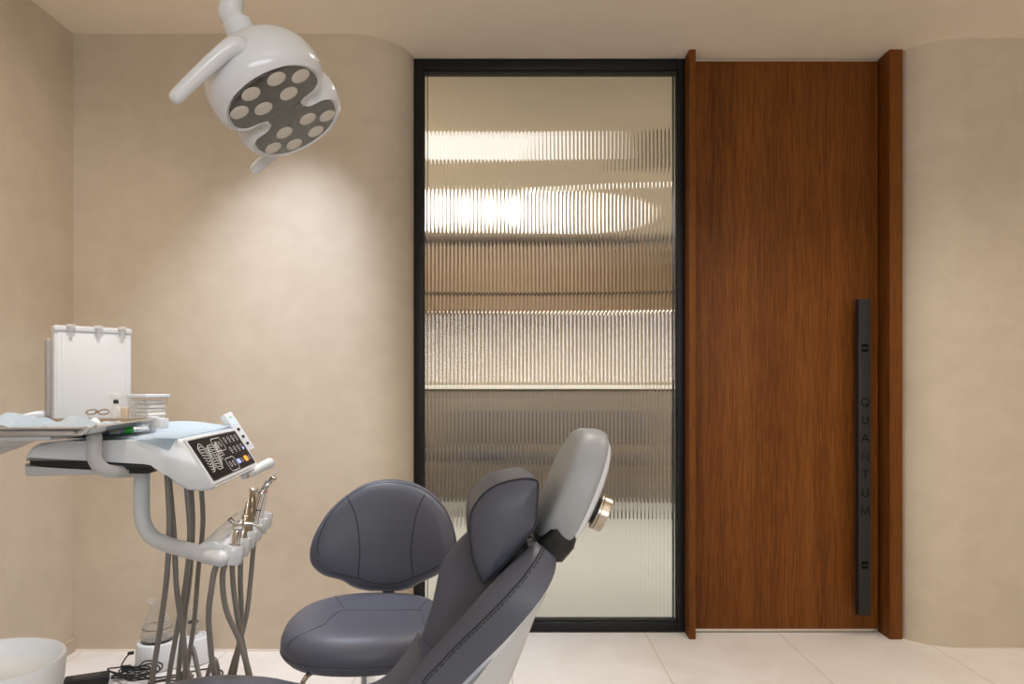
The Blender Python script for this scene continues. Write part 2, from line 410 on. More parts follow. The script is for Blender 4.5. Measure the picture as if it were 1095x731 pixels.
# ------------------------------------------------------------------ door
d = thing('door_1', (1.235, 3.1, 0), 'tall flush dark walnut veneer door with black pull bar', 'door'); d['kind'] = 'structure'
obj('door_leaf', bar(0.812, 1.653, 3.083, 3.128, 0.018, 2.580, 0.0015), 'wood', d)
obj('dark_gap_strip', bar(1.640, 1.6602, 3.130, 3.149, 0.018, 2.584, 0), 'rubber', d)  # black strip added behind the leaf edge to keep the gap dark
obj('drop_seal', bar(0.815, 1.655, 3.086, 3.12, 0.006, 0.017, 0), 'steelstrip', d, label='thin aluminium strip under the door leaf')
obj('head_track', bar(0.808, 1.660, 3.092, 3.14, 2.584, 2.5935, 0), 'steelstrip', d)
for (a, b) in ((0.7800, 0.8075), (1.6600, 1.7165)):
    obj('jamb', bar(a, b, 3.0, 3.15, 0.001, H - 0.001, 0.0015), 'wood', d)
hx0, hx1, hz0, hz1, hy0, hy1 = 1.526, 1.580, 0.103, 1.499, 3.005, 3.035
hb = obj('pull_handle', bar(hx0, hx1, hy0, hy1, hz0, hz1, 0.0015), 'handle', d)
bm = NB()
for zz in (0.33, 1.28): add_box(bm, ((hx0 + hx1) / 2 + 0.012, 3.06, zz), (0.018, 0.048, 0.03))
obj('standoff', bm, 'handle', hb)
# engraved letters, one stroke set per letter
def ribbon(bm, pts, wd, T, h=0.0006, closed=False):
    """flat stroke of width wd along 2-D points, T(x,y,d)"""
    pts = [V((x, y)) for x, y in pts]; n = len(pts); L_, R_ = [], []
    for i in range(n):
        a = pts[i - 1] if (i > 0 or closed) else None; b = pts[(i + 1) % n] if (i < n - 1 or closed) else None
        t0 = (pts[i] - a).normalized() if a is not None else None; t1 = (b - pts[i]).normalized() if b is not None else None
        if t0 is None: t0 = t1
        if t1 is None: t1 = t0
        n0 = V((-t0.y, t0.x)); n1 = V((-t1.y, t1.x)); q = (n0 + n1)
        q = q / max(0.35, q.length_squared) * 2 if q.length > 1e-6 else n0
        q = q * (wd / 2) if True else q
        if q.length > wd: q = q.normalized() * wd
        L_.append(pts[i] + q); R_.append(pts[i] - q)
    lv = [(bm.verts.new(T(p.x, p.y, h)), bm.verts.new(T(p.x, p.y, -h))) for p in L_]
    rv = [(bm.verts.new(T(p.x, p.y, h)), bm.verts.new(T(p.x, p.y, -h))) for p in R_]
    m = n if closed else n - 1
    for i in range(m):
        j = (i + 1) % n
        bm.faces.new((lv[i][0], rv[i][0], rv[j][0], lv[j][0]))
        bm.faces.new((lv[i][0], lv[j][0], lv[j][1], lv[i][1])); bm.faces.new((rv[i][0], rv[i][1], rv[j][1], rv[j][0]))
    if not closed:
        for i in (0, n - 1): bm.faces.new((lv[i][0], lv[i][1], rv[i][1], rv[i][0]))
GL = {
 'Q': [[(0.5 * math.cos(a), 0.5 * math.sin(a)) for a in [2 * PI * k / 24 for k in range(24)]], [(0.02, -0.12), (0.52, -0.55)]],
 'U': [[(-0.36, 0.5), (-0.36, -0.15), (-0.30, -0.36), (-0.16, -0.48), (0, -0.51), (0.16, -0.48), (0.30, -0.36), (0.36, -0.15), (0.36, 0.5)]],
 'A': [[(-0.5, -0.5), (0, 0.52), (0.5, -0.5)], [(-0.33, -0.16), (0.33, -0.16)]],
 'N': [[(-0.40, -0.5), (-0.40, 0.5), (0.40, -0.5), (0.40, 0.5)]],
 'T': [[(-0.36, 0.47), (0.36, 0.47)], [(0, 0.47), (0, -0.5)]],
 'M': [[(-0.55, -0.5), (-0.40, 0.5), (0, -0.45), (0.40, 0.5), (0.55, -0.5)]],
}
bm = NB(); hs = 0.0335
for ch, py in zip('QUANTUM', (430, 448.8, 468.4, 488, 507, 526.6, 546)):
    c = P(925.2, py, 3.005)
    for k, st in enumerate(GL[ch]):
        ribbon(bm, st, 0.125, lambda x, y, dd, c=c: V((c.x + x * hs, hy0 - dd, c.z + y * hs)), closed=(ch == 'Q' and k == 0))
obj('lettering', bm, 'ink', hb, label='engraved black word QUANTUM reading down the bar')
bm = NB()
for py in (372, 604):
    c = P(924.7, py, 3.005)
    for s in (1, -1):
        pts = [(-0.0155, 0.003), (-0.0155, 0.012), (-0.011, 0.0165), (0.011, 0.0165), (0.0155, 0.012), (0.0155, 0.003), (0.004, 0.003), (0.002, 0.0055), (-0.002, 0.0055), (-0.004, 0.003)]
        poly = [(x, y * s) for x, y in pts]
        add_prism(bm, poly if s > 0 else poly[::-1], 0.0012, lambda x, y, dd, c=c: V((c.x + x, hy0 + 0.0004 - dd, c.z + y)))
obj('emblem', bm, 'ink', hb, label='black rounded split emblem set into the bar')

# ------------------------------------------------------------------ room beyond the glass
c = thing('base_cabinet', (0.2, 6.75, 0), 'taupe base cabinet seen blurred through the fluted glass', 'cabinet')
obj('carcass', bar(-1.8, 2.2, 6.55, 6.98, 0.0, 1.08, 0.004), 'taupe', c)
obj('worktop', bar(-1.82, 2.22, 6.52, 6.99, 1.085, 1.125, 0.004), 'counter', c)
c = thing('wall_cabinet', (0.2, 6.8, 1.86), 'tan wall cabinet with lit underside behind the fluted glass', 'cabinet')
obj('carcass', bar(-1.8, 2.2, 6.66, 6.99, 1.86, 2.50, 0.004), 'tanwall', c)
bm = NB()
for k in range(1, 7): add_box(bm, (-1.8 + k * 0.57, 6.658, 2.18), (0.006, 0.006, 0.64))
add_box(bm, (0.2, 6.655, 2.02), (4, 0.012, 0.02)); obj('door_gap', bm, 'dark', c)
obj('light_strip', bar(0.0, 2.1, 6.76, 6.80, 1.848, 1.860, 0), 'strip', c)
bm = NB(); add_lathe(bm, (-0.25, 5.78, H - 0.05), [(0.60, 0), (0.63, 0.01), (0.63, 0.05)], 48); 
tag(obj('ceiling_lamp', bm, 'lampdisc'), 'round glowing ceiling lamp blurred behind the fluted glass', 'lamp')
bm = NB(); add_box(bm, (-0.35, 4.18, H - 0.012), (1.5, 0.42, 0.024), bev=0.004)
tag(obj('ceiling_light_panel', bm, 'lamppanel'), 'dim white ceiling light panel high behind the fluted glass', 'lamp')
bm = NB(); add_box(bm, (1.35, 4.15, H - 0.03), (0.75, 0.55, 0.06), bev=0.004)
for k in range(6): add_box(bm, (1.35, 3.93 + k * 0.085, H - 0.064), (0.7, 0.03, 0.012))
tag(obj('air_vent', bm, 'mgrey'), 'grey ceiling air vent behind upper right of the fluted glass', 'vent')
s = thing('waiting_chair', (-0.62, 5.6, 0), 'dark low chair blurred behind the left edge of the glass', 'chair')
obj('seat', bar(-0.86, -0.38, 5.35, 5.85, 0.52, 0.60, 0.02), 'dark', s)
obj('backrest', bar(-0.86, -0.38, 5.80, 5.88, 0.60, 1.0, 0.02), 'taupe', s)
for a in (-0.83, -0.41):
    for b in (5.38, 5.82): obj('leg', bar(a - 0.02, a + 0.02, b - 0.02, b + 0.02, 0, 0.52, 0.004), 'dark', s)
s = thing('office_chair', (0.42, 6.0, 0), 'blue-black chair shape blurred behind the middle of the glass', 'chair')
obj('backrest', bar(0.15, 0.60, 6.0, 6.08, 0.60, 0.90, 0.03), 'bluewall', s)
obj('seat', bar(0.15, 0.60, 5.6, 6.0, 0.46, 0.54, 0.03), 'bluewall', s)
obj('column', bar(0.35, 0.40, 5.78, 5.83, 0.06, 0.46, 0.004), 'dark', s)
obj('foot', bar(0.13, 0.62, 5.75, 5.86, 0.0, 0.06, 0.01), 'dark', s)

# ------------------------------------------------------------------ operatory lamp
C0 = V((-0.436, 1.31, 1.638))
n_ = V((0.51, -0.06, -0.86)).normalized()
v_ = V((0.0, 1.0, 0.0)); v_ = (v_ - n_ * v_.dot(n_)).normalized()
u_ = n_.cross(v_).normalized()
if u_.x < 0: u_ = -u_
def LT(u, v, n): return C0 + u_ * u + v_ * v + n_ * n
lamp = thing('dental_lamp', (-0.52, 1.29, H), 'white two-lobed dental lamp with round lenses hanging above the treatment chair', 'lamp')
half = [(0.037, 0.0), (0.037, 0.010), (0.046, 0.017), (0.072, 0.022), (0.088, 0.040), (0.089, 0.068), (0.077, 0.100), (0.047, 0.128), (0.0, 0.139)]
q = half + [(-a, b) for a, b in half[-2::-1]]
outl = q + [(a, -b) for a, b in q[-2:0:-1]]
outl = smooth_poly(outl, 5)
def lsec(s, n, grow=0.0, dip=0.0):
    out = []
    for (a, b) in outl:
        cv = max(-0.072, min(0.072, b)) if abs(b) > 0.012 else b
        rx, ry = a, b - cv
        g = s
        r = math.hypot(a, b - cv)
        k = (r * g + grow) / r if r > 1e-6 else 1
        vv = cv + ry * k
        out.append(LT(rx * k, vv, n * (1 - dip * math.exp(-(b / 0.028) ** 2))))
    return out
bm = NB()
add_loft(bm, [lsec(0.985, 0.003), lsec(1.0, 0.006, 0.004), lsec(1.0, 0.0, 0.012), lsec(1.0, -0.018, 0.017, .1), lsec(1.0, -0.042, 0.018, .12), lsec(0.97, -0.064, 0.015, .16), lsec(0.84, -0.085, 0.012, .2), lsec(0.62, -0.099, 0.008, .25), lsec(0.32, -0.107, 0.004, .28), lsec(0.08, -0.110, 0.002, .3)])
head = obj('lamp_head', bm, 'lamp_white', lamp, angle=60)
bm = NB(); add_loft(bm, [lsec(0.97, -0.002), lsec(0.97, 0.0042), lsec(0.9, 0.0046)]); face = obj('lamp_face', bm, 'lampface', head, angle=40, label='smoked dark face plate with round lenses')
LED = [(-0.064, -0.080), (-0.026, -0.109), (0.026, -0.109), (0.064, -0.080), (-0.026, -0.053), (0.028, -0.053)]
for (a, b) in LED + [(a, -b) for a, b in LED]:
    bm = NB(); add_lathe(bm, LT(a, b, 0.0046), [(0.0175, -0.001), (0.0175, 0.0008), (0.0155, 0.0014), (0.007, 0.0016)], 24, n_)
    obj('lens', bm, 'lens', head)
# handles at both ends
for s in (-1, 1):
    bm = NB()
    base = LT(0.008, s * 0.110, -0.052); el = LT(-0.008, s * 0.160, -0.050); end = LT(-0.130, s * 0.164, -0.022)
    add_tube(bm, catmull([base, LT(0.006, s * 0.136, -0.052), LT(0.002, s * 0.152, -0.051), el, LT(-0.028, s * 0.164, -0.046), LT(-0.076, s * 0.165, -0.035), end], 6), [0.0185, 0.0118], 18, round_cap=True)
    obj('handle', bm, 'lamp_white', lamp, angle=60)
bm = NB()
nb = LT(0.0, -0.035, -0.085)
nk = P(256, 31, 1.272); 
add_tube(bm, catmull([nb, (nb + nk) / 2 + V((0.002, 0, 0)), nk, nk + (nk - nb).normalized() * 0.012], 5), [0.024] * 8 + [0.026] * 8, 20)
obj('neck', bm, 'white_m', lamp)
bm = NB()
t0 = nk + (nk - nb).normalized() * 0.01
up = P(247.5, 2, 1.27)
add_tube(bm, catmull([t0, t0.lerp(up, 0.45) + V((-0.008, 0, 0.0)), up, V((up.x, up.y, up.z + 0.12)), V((up.x + 0.005, up.y, up.z + 0.35)), V((up.x + 0.005, up.y, H - 0.03))], 8), [0.0215, 0.0215], 20)
obj('arm', bm, 'lamp_white', lamp, angle=50)
bm = NB(); add_lathe(bm, (up.x + 0.005, up.y, H - 0.035), [(0.03, 0), (0.09, 0.012), (0.095, 0.034)], 32); obj('ceiling_plate', bm, 'white_m', lamp)

# ------------------------------------------------------------------ doctor's stool
SC = V((-0.378, 1.785, 0)); SYAW = math.radians(3)
stool = thing('dentist_stool', (SC.x, SC.y, 0), 'grey-violet leather stool with rounded backrest behind the treatment chair', 'stool')
Rs = rotz(SYAW)
def ST(x, y, z): return SC + Rs @ V((x, y, 0)) + V((0, 0, z))
A_, B_ = 0.213, 0.198
def seat_ring(s, z, dome=0.0, n=56):
    out = []
    for k in range(n):
        t = 2 * PI * k / n; c, si = math.cos(t), math.sin(t); e = 2 / 2.35
        x = A_ * s * math.copysign(abs(c) ** e, c); y = B_ * s * math.copysign(abs(si) ** e, si)
        out.append(ST(x, y, z + dome * (y / B_)))
    return out
bm = NB()
tilt = 0.008
add_loft(bm, [seat_ring(0.80, 0.428), seat_ring(0.93, 0.431), seat_ring(0.985, 0.444), seat_ring(1.0, 0.464), seat_ring(0.992, 0.482, tilt * .5), seat_ring(0.955, 0.501, tilt), seat_ring(0.88, 0.514, tilt), seat_ring(0.74, 0.521, tilt), seat_ring(0.5, 0.522, tilt), seat_ring(0.25, 0.520, tilt), seat_ring(0.08, 0.519, tilt)])
bv = BVHTree.FromBMesh(bm)
sc_seat = obj('seat', bm, 'leather', stool, angle=60)
def Z5(pts): return [(290 + x / 5.763, 610 + y / 5.763) for x, y in pts]
seams = [Z5([(385, 152), (410, 175), (440, 215), (457, 242)]),
         Z5([(100, 458), (140, 420), (200, 385), (270, 355), (325, 330), (360, 295), (400, 262), (457, 242), (600, 243), (750, 243), (905, 242), (935, 262), (940, 320), (962, 365)]),
         Z5([(905, 240), (940, 205), (1000, 160)])]
for s in seams:
    pts = surf_pts(bv, dense(s, 8), 0.0005)
    if len(pts) > 3:
        bm = NB(); add_tube(bm, pts, 0.0019, 6); obj('seam', bm, 'pale_thread', stool)
bm = NB(); add_tube(bm, seat_ring(0.995, 0.452), 0.0022, 6, closed=True); obj('seam', bm, 'pale_thread', stool)
bm = NB(); add_lathe(bm, ST(0, 0, 0.405), [(0.10, 0), (0.15, 0.012), (0.15, 0.024)], 40); obj('seat_plate', bm, 'rubber', stool)
# backrest from its outline
BO = [(300, 183), (250, 194), (205, 220), (165, 255), (140, 290), (122, 328), (114, 365), (120, 400), (150, 430), (195, 447), (225, 466), (262, 477), (305, 479), (350, 478), (380, 470), (405, 455), (450, 432), (485, 402), (502, 365), (502, 330), (486, 280), (464, 246), (435, 218), (392, 195), (345, 184)]
YB = 2.02
bo = smooth_poly([(290 + x / 2.513, 440 + y / 2.513) for x, y in BO], 4)
bcx, bcy = 412.0, 567.0
def back_ring(s, off, grow=0.0):
    out = []
    for (px, py) in bo:
        x = bcx + (px - bcx) * s; y = bcy + (py - bcy) * s
        p = P(x, y, YB); dx = (x - bcx) / 78.0
        zt = (p.z - 0.68)
        p = V((p.x, YB + off - 0.045 * dx * dx + 0.10 * zt, p.z)); out.append(p)
    return out
bm = NB()
add_loft(bm, [back_ring(0.06, -0.040), back_ring(0.35, -0.0395), back_ring(0.62, -0.037), back_ring(0.80, -0.032), back_ring(0.91, -0.024), back_ring(0.975, -0.010), back_ring(0.99, 0.004), back_ring(0.975, 0.018), back_ring(0.92, 0.028), back_ring(0.7, 0.032), back_ring(0.06, 0.032)])
bv = BVHTree.FromBMesh(bm)
obj('backrest', bm, 'leather', stool, angle=60)
def Z25(pts): return [(290 + x / 2.513, 440 + y / 2.513) for x, y in pts]
for s in [Z25([(203, 226), (222, 265), (233, 310), (238, 370), (236, 410), (233, 445)]), Z25([(413, 222), (395, 260), (383, 310), (376, 370), (378, 410), (383, 443)]),
          Z25([(160, 432), (200, 440), (235, 448), (270, 459), (305, 463), (345, 458), (380, 446), (420, 430), (452, 412)])]:
    pts = surf_pts(bv, dense(s, 8), 0.0003)
    bm = NB(); add_tube(bm, pts, 0.0017, 6); obj('seam', bm, 'thread', stool)
lo_ = [i for i, q in enumerate(bo) if q[1] > 598]
seq = [bo[(lo_[-1] + 1 + i) % len(bo)] for i in range(len(bo) - (lo_[-1] - lo_[0] + 1))]
pts = surf_pts(bv, [(bcx + (x - bcx) * 0.945, bcy + (y - bcy) * 0.945) for x, y in seq], 0.0004)
bm = NB(); add_tube(bm, pts, 0.0012, 6); obj('seam', bm, 'thread', stool)
bm = NB(); add_tube(bm, catmull([V((-0.375, 2.06, 0.66)), V((-0.375, 2.075, 0.56)), V((-0.375, 2.06, 0.46)), V((-0.375, 1.96, 0.40)), V((-0.375, 1.86, 0.405))], 6), 0.018, 12); obj('back_bracket', bm, 'rubber', stool)
bm = NB(); add_tube(bm, [ST(0, 0, 0.11), ST(0, 0, 0.25), ST(0, 0, 0.25), ST(0, 0, 0.41)], [0.028, 0.028, 0.02, 0.02], 20); obj('gas_lift', bm, 'chrome', stool)
for k in range(5):
    a = math.radians(20 + 72 * k); bm = NB()
    e = ST(0.255 * math.cos(a), 0.255 * math.sin(a), 0.075)
    add_tube(bm, catmull([ST(0.02 * math.cos(a), 0.02 * math.sin(a), 0.125), ST(0.14 * math.cos(a), 0.14 * math.sin(a), 0.105), e], 6), [0.022, 0.013], 12, round_cap=True)
    lg = obj('leg', bm, 'chrome', stool)
    bm = NB(); ax = V((-math.sin(a), math.cos(a), 0))
    for s in (-0.016, 0.016): add_lathe(bm, V((e.x, e.y, 0.028)) + ax * (s - 0.008), [(0.022, 0), (0.028, 0.003), (0.028, 0.013), (0.022, 0.016)], 20, ax)
    add_tube(bm, [V((e.x, e.y, 0.03)), V((e.x, e.y, 0.07))], 0.008, 8); obj('caster', bm, 'rubber', lg)
bm = NB(); add_tube(bm, catmull([P(346, 717.5, 1.66), P(337, 718, 1.64), P(329, 722, 1.62), P(324, 729, 1.61)], 5), [0.006, 0.006], 8, round_cap=True)
add_tube(bm, [P(346, 717.5, 1.66), ST(0, 0, 0.415)], 0.005, 8); obj('height_lever', bm, 'champagne', stool)

# ------------------------------------------------------------------ patient chair
CYAW = 0.22
CO = V((-0.27, 1.285, 0.0)); Rc = rotz(CYAW)
def CT(x, y, z): return CO + Rc @ V((x, y, 0)) + V((0, 0, z))
chair = thing('dental_chair', (CO.x - 0.2, CO.y, 0), 'reclined grey-violet leather dental treatment chair with light grey headrest', 'dental chair')
# backrest profile along the recline
RA = math.radians(51.5)
bt = V((math.cos(RA), 0, math.sin(RA))); bn = V((-math.sin(RA), 0, math.cos(RA)))
B0 = V((0.0, 0, 0.394))     # lower end of the backrest, chair coordinates
def BT(t, y, n):
    p = B0 + bt * t + bn * n; return CT(p.x, y, p.z)
BL = 0.525
def back_sec(t):
    end = 1.0
    if t > BL - 0.09: end = math.sqrt(max(0.0, 1 - ((t - (BL - 0.09)) / 0.094) ** 2))
    if t < 0.06: end = min(end, 0.75 + 0.25 * math.sqrt(max(0, 1 - ((0.06 - t) / 0.06) ** 2)))
    w = 0.100 + 0.068 * sstep(0.19, 0.43, t)
    w = w * (0.55 + 0.45 * end)
    bol = 0.050 * (1 - 0.25 * sstep(0.40, 0.52, t)); out = []
    th = 0.020 * (0.35 + 0.65 * end)
    cv = 0.010 * math.sin(PI * min(1, t / BL))          # gentle lumbar swell
    N1 = 34
    for i in range(N1 + 1):                                # top, near to far
        f = -1 + 2 * i / N1; a = abs(f)
        up = (bol if f < 0 else bol * (0.25 + 0.75 * sstep(0.15, 0.30, t)) + 0.036 * sstep(0.27, 0.38, t)) * sstep(0.30, 0.72, a)
        fall = (0.5 * bol + 0.045) * (1 - math.sqrt(max(0, 1 - (max(0, a - 0.70) / 0.30) ** 2))) if a > 0.70 else 0
        out.append(BT(t, w * f * (1 if a < .7 else 1), (0.012 + up - fall) * (0.4 + 0.6 * end) + cv * (1 - a)))
    N2 = 20
    for i in range(1, N2):                                 # underside, far to near
        f = 1 - 2 * i / N2; a = abs(f)
        dn = -th * (1 - 0.9 * max(0, (a - 0.55) / 0.45) ** 2.2)
        out.append(BT(t, w * f * (1.0), dn))
    return out
bm = NB()
ts = [0, 0.015, 0.04, 0.07, 0.1, 0.14, 0.17, 0.2, 0.23, 0.26, 0.29, 0.32, 0.35, 0.38, 0.41, 0.435, 0.455, 0.475, 0.49, 0.502, 0.511, 0.518, 0.523, 0.525]
add_loft(bm, [back_sec(t) for t in ts])
bv = BVHTree.FromBMesh(bm)
brst = obj('backrest', bm, 'leather', chair, angle=70)
def Z4(pts): return [(390 + x / 4.274, 560 + y / 4.274) for x, y in pts]
sm = Z4([(262, 725), (290, 690), (335, 645), (400, 575), (500, 478), (600, 380), (700, 272), (760, 195), (800, 130), (822, 88)])
pts = surf_pts(bv, dense(sm, 10), 0.0004)
bm = NB(); add_tube(bm, pts, 0.0016, 6); obj('seam', bm, 'thread', brst)
sm2 = [(x + 2.4, y + 1.8) for x, y in dense(sm, 10)]
pts = surf_pts(bv, sm2, 0.0006)
bm = NB()
cum = 0
dd = [pts[0]]
for a, b in zip(pts, pts[1:]):
    L_ = (b - a).length; k = 0.0
    m_ = max(1, int(L_ / 0.0018))
    for i in range(m_): dd.append(a.lerp(b, (i + 1) / m_))
for i in range(0, len(dd) - 3, 5): add_tube(bm, dd[i:i + 4], 0.0013, 5)
obj('stitching', bm, 'thread', brst)
# white shell behind the backrest
def shell_sec(t, w, n0, n1, r=0.018):
    out = []
    pr = [(-1, 0.0), (-0.97, 0.5), (-0.85, 0.85), (-0.6, 1), (0, 1.02), (0.6, 1), (0.85, 0.85), (0.97, 0.5), (1, 0.0)]
    for f, g in pr: out.append(BT(t, w * f, n0 + (n1 - n0) * g))
    for f in (0.6, 0, -0.6): out.append(BT(t, w * f, n0))
    return out
bm = NB()
add_loft(bm, [shell_sec(t, (0.085 + 0.052 * sstep(0.19, 0.38, t) - 0.05 * sstep(0.40, 0.5, t)), 0.0, -0.026 - 0.050 * (1 - sstep(0.1, 0.5, t))) for t in (-0.02, 0.05, 0.12, 0.18, 0.24, 0.3, 0.36, 0.41, 0.45, 0.485)])
obj('back_shell', bm, 'white_m', chair, angle=50, label='white plastic shell under the backrest')
bm = NB()
add_loft(bm, [shell_sec(t, (0.090 + 0.03 * sstep(0.1, 0.3, t) - 0.03 * sstep(0.35, 0.46, t)), -0.022, -0.056 - 0.100 * (1 - sstep(0.05, 0.47, t))) for t in (-0.02, 0.05, 0.12, 0.2, 0.28, 0.36, 0.42, 0.46)])
obj('back_beam', bm, 'lgrey', chair, angle=50, label='pale grey support beam along the underside')
# seat and leg cushion: one contoured pad
prof = [(-1.25, 0.30), (-1.1, 0.335), (-0.9, 0.385), (-0.72, 0.435), (-0.58, 0.472), (-0.45, 0.499), (-0.32, 0.513), (-0.21, 0.500), (-0.13, 0.478), (-0.06, 0.482), (-0.01, 0.500), (0.030, 0.528), (0.058, 0.558), (0.080, 0.588), (0.094, 0.610)]
cp = catmull([V((x, 0, z)) for x, z in prof], 4)
cp = cp[:-1] + [cp[-1].lerp(cp[-2], 1 - g) for g in (0.3, 0.6, 0.8, 0.93, 1.0)]
bm = NB(); secs = []
for i, p in enumerate(cp):
    t = (cp[min(i + 1, len(cp) - 1)] - cp[max(0, i - 1)]).normalized(); nn = V((-t.z, 0, t.x))
    f = i / (len(cp) - 1)
    wv = 0.25 - 0.05 * sstep(0.45, 0.0, f) - 0.03 * sstep(0.75, 0.85, f) if False else 0.25 - 0.03 * (1 - sstep(0, 0.4, f)) - 0.150 * sstep(0.52, 0.74, f)
    e = min(1, i / 5.0, (len(cp) - 1 - i) / 8.0); e = (max(0, 1 - (1 - e) ** 2.6)) ** 0.5; e = 0.12 + 0.88 * e
    th = (0.085 - 0.022 * sstep(0.62, 0.80, f)) * e
    wv *= (0.86 + 0.14 * e) if f < 0.5 else (0.55 + 0.45 * e)
    K = 40; ring = []
    for k in range(K):
        a = 2 * PI * k / K; c_, s_ = math.cos(a), math.sin(a); ex = 2 / (3.2 - 0.9 * sstep(0.6, 0.8, f))
        yy = wv * math.copysign(abs(c_) ** ex, c_); ys = yy + 0.028 * sstep(0.55, 0.72, f); n2 = th / 2 * math.copysign(abs(s_) ** ex, s_)
        n2 += 0.006 * (yy / wv) ** 2 * (1 - sstep(0.6, 0.75, f)) - th / 2
        q_ = p + nn * n2; ring.append(CT(q_.x, ys, q_.z))
    secs.append(ring)
add_loft(bm, secs)
st_ = obj('seat_cushion', bm, 'leather', chair, angle=70)
# base (below the frame): hinge block, lift column and floor plate
bm = NB(); add_prism(bm, smooth_poly([(-0.75, -0.19), (-0.75, 0.19), (-0.2, 0.21), (0.10, 0.17), (0.10, -0.17), (-0.2, -0.21)], 4), 0.10, lambda x, y, dd: CT(x, y, 0.29 + dd), 0.02); obj('seat_frame', bm, 'white_m', chair)
bm = NB(); add_prism(bm, smooth_poly([(-0.55, -0.12), (-0.55, 0.12), (-0.15, 0.12), (-0.15, -0.12)], 4), 0.23, lambda x, y, dd: CT(x, y, 0.07 + dd), 0.01); obj('lift_column', bm, 'lgrey', chair)
bm = NB(); add_prism(bm, smooth_poly([(-0.85, -0.22), (-0.9, 0.0), (-0.85, 0.22), (-0.3, 0.25), (0.22, 0.2), (0.28, 0), (0.22, -0.2), (-0.3, -0.25)], 4), 0.07, lambda x, y, dd: CT(x, y, dd), 0.015); obj('base_plate', bm, 'white_m', chair)
bm = NB(); add_tube(bm, [BT(0.0, -0.16, -0.06), BT(0.0, 0.16, -0.06)], 0.045, 20); obj('hinge', bm, 'lgrey', chair)

# headrest: neck bracket, grey pad, white cover, clamp knob, dark pillow
hc = P(609, 519, 1.37); RcH = rotz(0.10)
ha = math.radians(67); ht = (RcH @ V((math.cos(ha), 0, math.sin(ha)))); hn = (RcH @ V((-math.sin(ha), 0, math.cos(ha)))); hy = RcH @ V((0, 1, 0))
def HT(t, y, n): return hc + ht * t + hy * y + hn * n
def pad_ring(s, n, a=0.127, b=0.108, dt=0.0, K=48, ex=2.3):
    out = []
    for k in range(K):
        g = 2 * PI * k / K; c_, s_ = math.cos(g), math.sin(g); e = 2 / ex
        out.append(HT(dt + a * s * math.copysign(abs(c_) ** e, c_), b * s * math.copysign(abs(s_) ** e, s_), n))
    return out
bm = NB()
add_loft(bm, [pad_ring(0.06, 0.036), pad_ring(0.5, 0.035), pad_ring(0.76, 0.033), pad_ring(0.86, 0.029), pad_ring(0.91, 0.022), pad_ring(0.955, 0.008), pad_ring(0.99, -0.006), pad_ring(1.0, -0.015), pad_ring(0.99, -0.023), pad_ring(0.95, -0.027), pad_ring(0.7, -0.027), pad_ring(0.06, -0.027)])
hr = obj('headrest_pad', bm, 'grey_pad', chair, angle=60, label='light grey oval headrest pad')
bm = NB()
add_loft(bm, [pad_ring(0.91, -0.025), pad_ring(0.91, -0.031), pad_ring(0.86, -0.038), pad_ring(0.74, -0.044), pad_ring(0.5, -0.047), pad_ring(0.06, -0.048)])
obj('headrest_cover', bm, 'white', hr, angle=60, label='glossy white rear cover')
kd = V((0.93, -0.05, -0.40)).normalized()
kc = HT(-0.022, -0.045, -0.044)
bm = NB(); add_lathe(bm, kc, [(0.026, 0), (0.026, 0.014)], 32, kd); obj('knob_collar', bm, 'rubber', hr)
bm = NB(); add_lathe(bm, kc + kd * 0.012, [(0.034, 0), (0.036, 0.0015), (0.036, 0.0035), (0.0345, 0.005), (0.036, 0.0065), (0.036, 0.0205), (0.0345, 0.022), (0.02, 0.0225)], 40, kd); obj('clamp_knob', bm, 'champagne', hr, label='round champagne metal clamp knob')
bm = NB()
sec = []
for (pt, wy, tn) in ((BT(0.44, 0, 0.004), 0.055, 0.03), (BT(0.50, 0, 0.012), 0.060, 0.028), (HT(-0.130, 0, -0.004), 0.064, 0.030), (HT(-0.095, 0, -0.010), 0.085, 0.030), (HT(-0.03, 0, -0.012), 0.07, 0.022)):
    n2 = bn if False else (Rc @ V((-math.sin(RA), 0, math.cos(RA))))
    sec.append([pt + hy * wy * sx + n2 * tn * sn for sx, sn in ((-1, -0.7), (-1, 0.7), (-0.85, 1), (0.85, 1), (1, 0.7), (1, -0.7), (0.85, -1), (-0.85, -1))])
add_loft(bm, sec); obj('neck_bracket', bm, 'rubber', chair, angle=50, label='black neck bracket between backrest and headrest')
# pillow from its side profile
def Z6(x, y): return (480 + x / 3.847, 440 + y / 3.847)
PR = [(145, 706), (118, 668), (96, 600), (85, 520), (86, 440), (104, 388), (140, 340), (190, 304), (250, 284), (320, 274), (362, 284), (368, 310), (364, 380), (356, 465), (330, 505), (290, 560), (240, 620), (190, 672)]
YP = 1.262
pro = smooth_poly([Z6(x, y) for x, y in PR], 4)
pcx, pcy = Z6(240, 440)
def pil(yl, s):
    out = []
    for x, y in pro:
        p = P(pcx + (x - pcx) * s, pcy + (y - pcy) * s, YP)
        out.append(p + (hy * yl))
    return out
bm = NB()
add_loft(bm, [pil(-0.022, 0.06), pil(-0.0215, 0.3), pil(-0.019, 0.55), pil(-0.013, 0.78), pil(-0.006, 0.92), pil(0.001, 0.99), pil(0.008, 1.005), pil(0.04, 1.02), pil(0.09, 1.03), pil(0.14, 1.02), pil(0.172, 1.0), pil(0.186, 0.95), pil(0.194, 0.8), pil(0.199, 0.5), pil(0.2, 0.1)])
plw = obj('pillow', bm, 'leather_dark', chair, angle=70, label='darker grey-violet bolster pillow on the headrest')
bm = NB(); add_tube(bm, pil(0.0005, 1.0), 0.0018, 6, closed=True); obj('seam', bm, 'thread', plw)

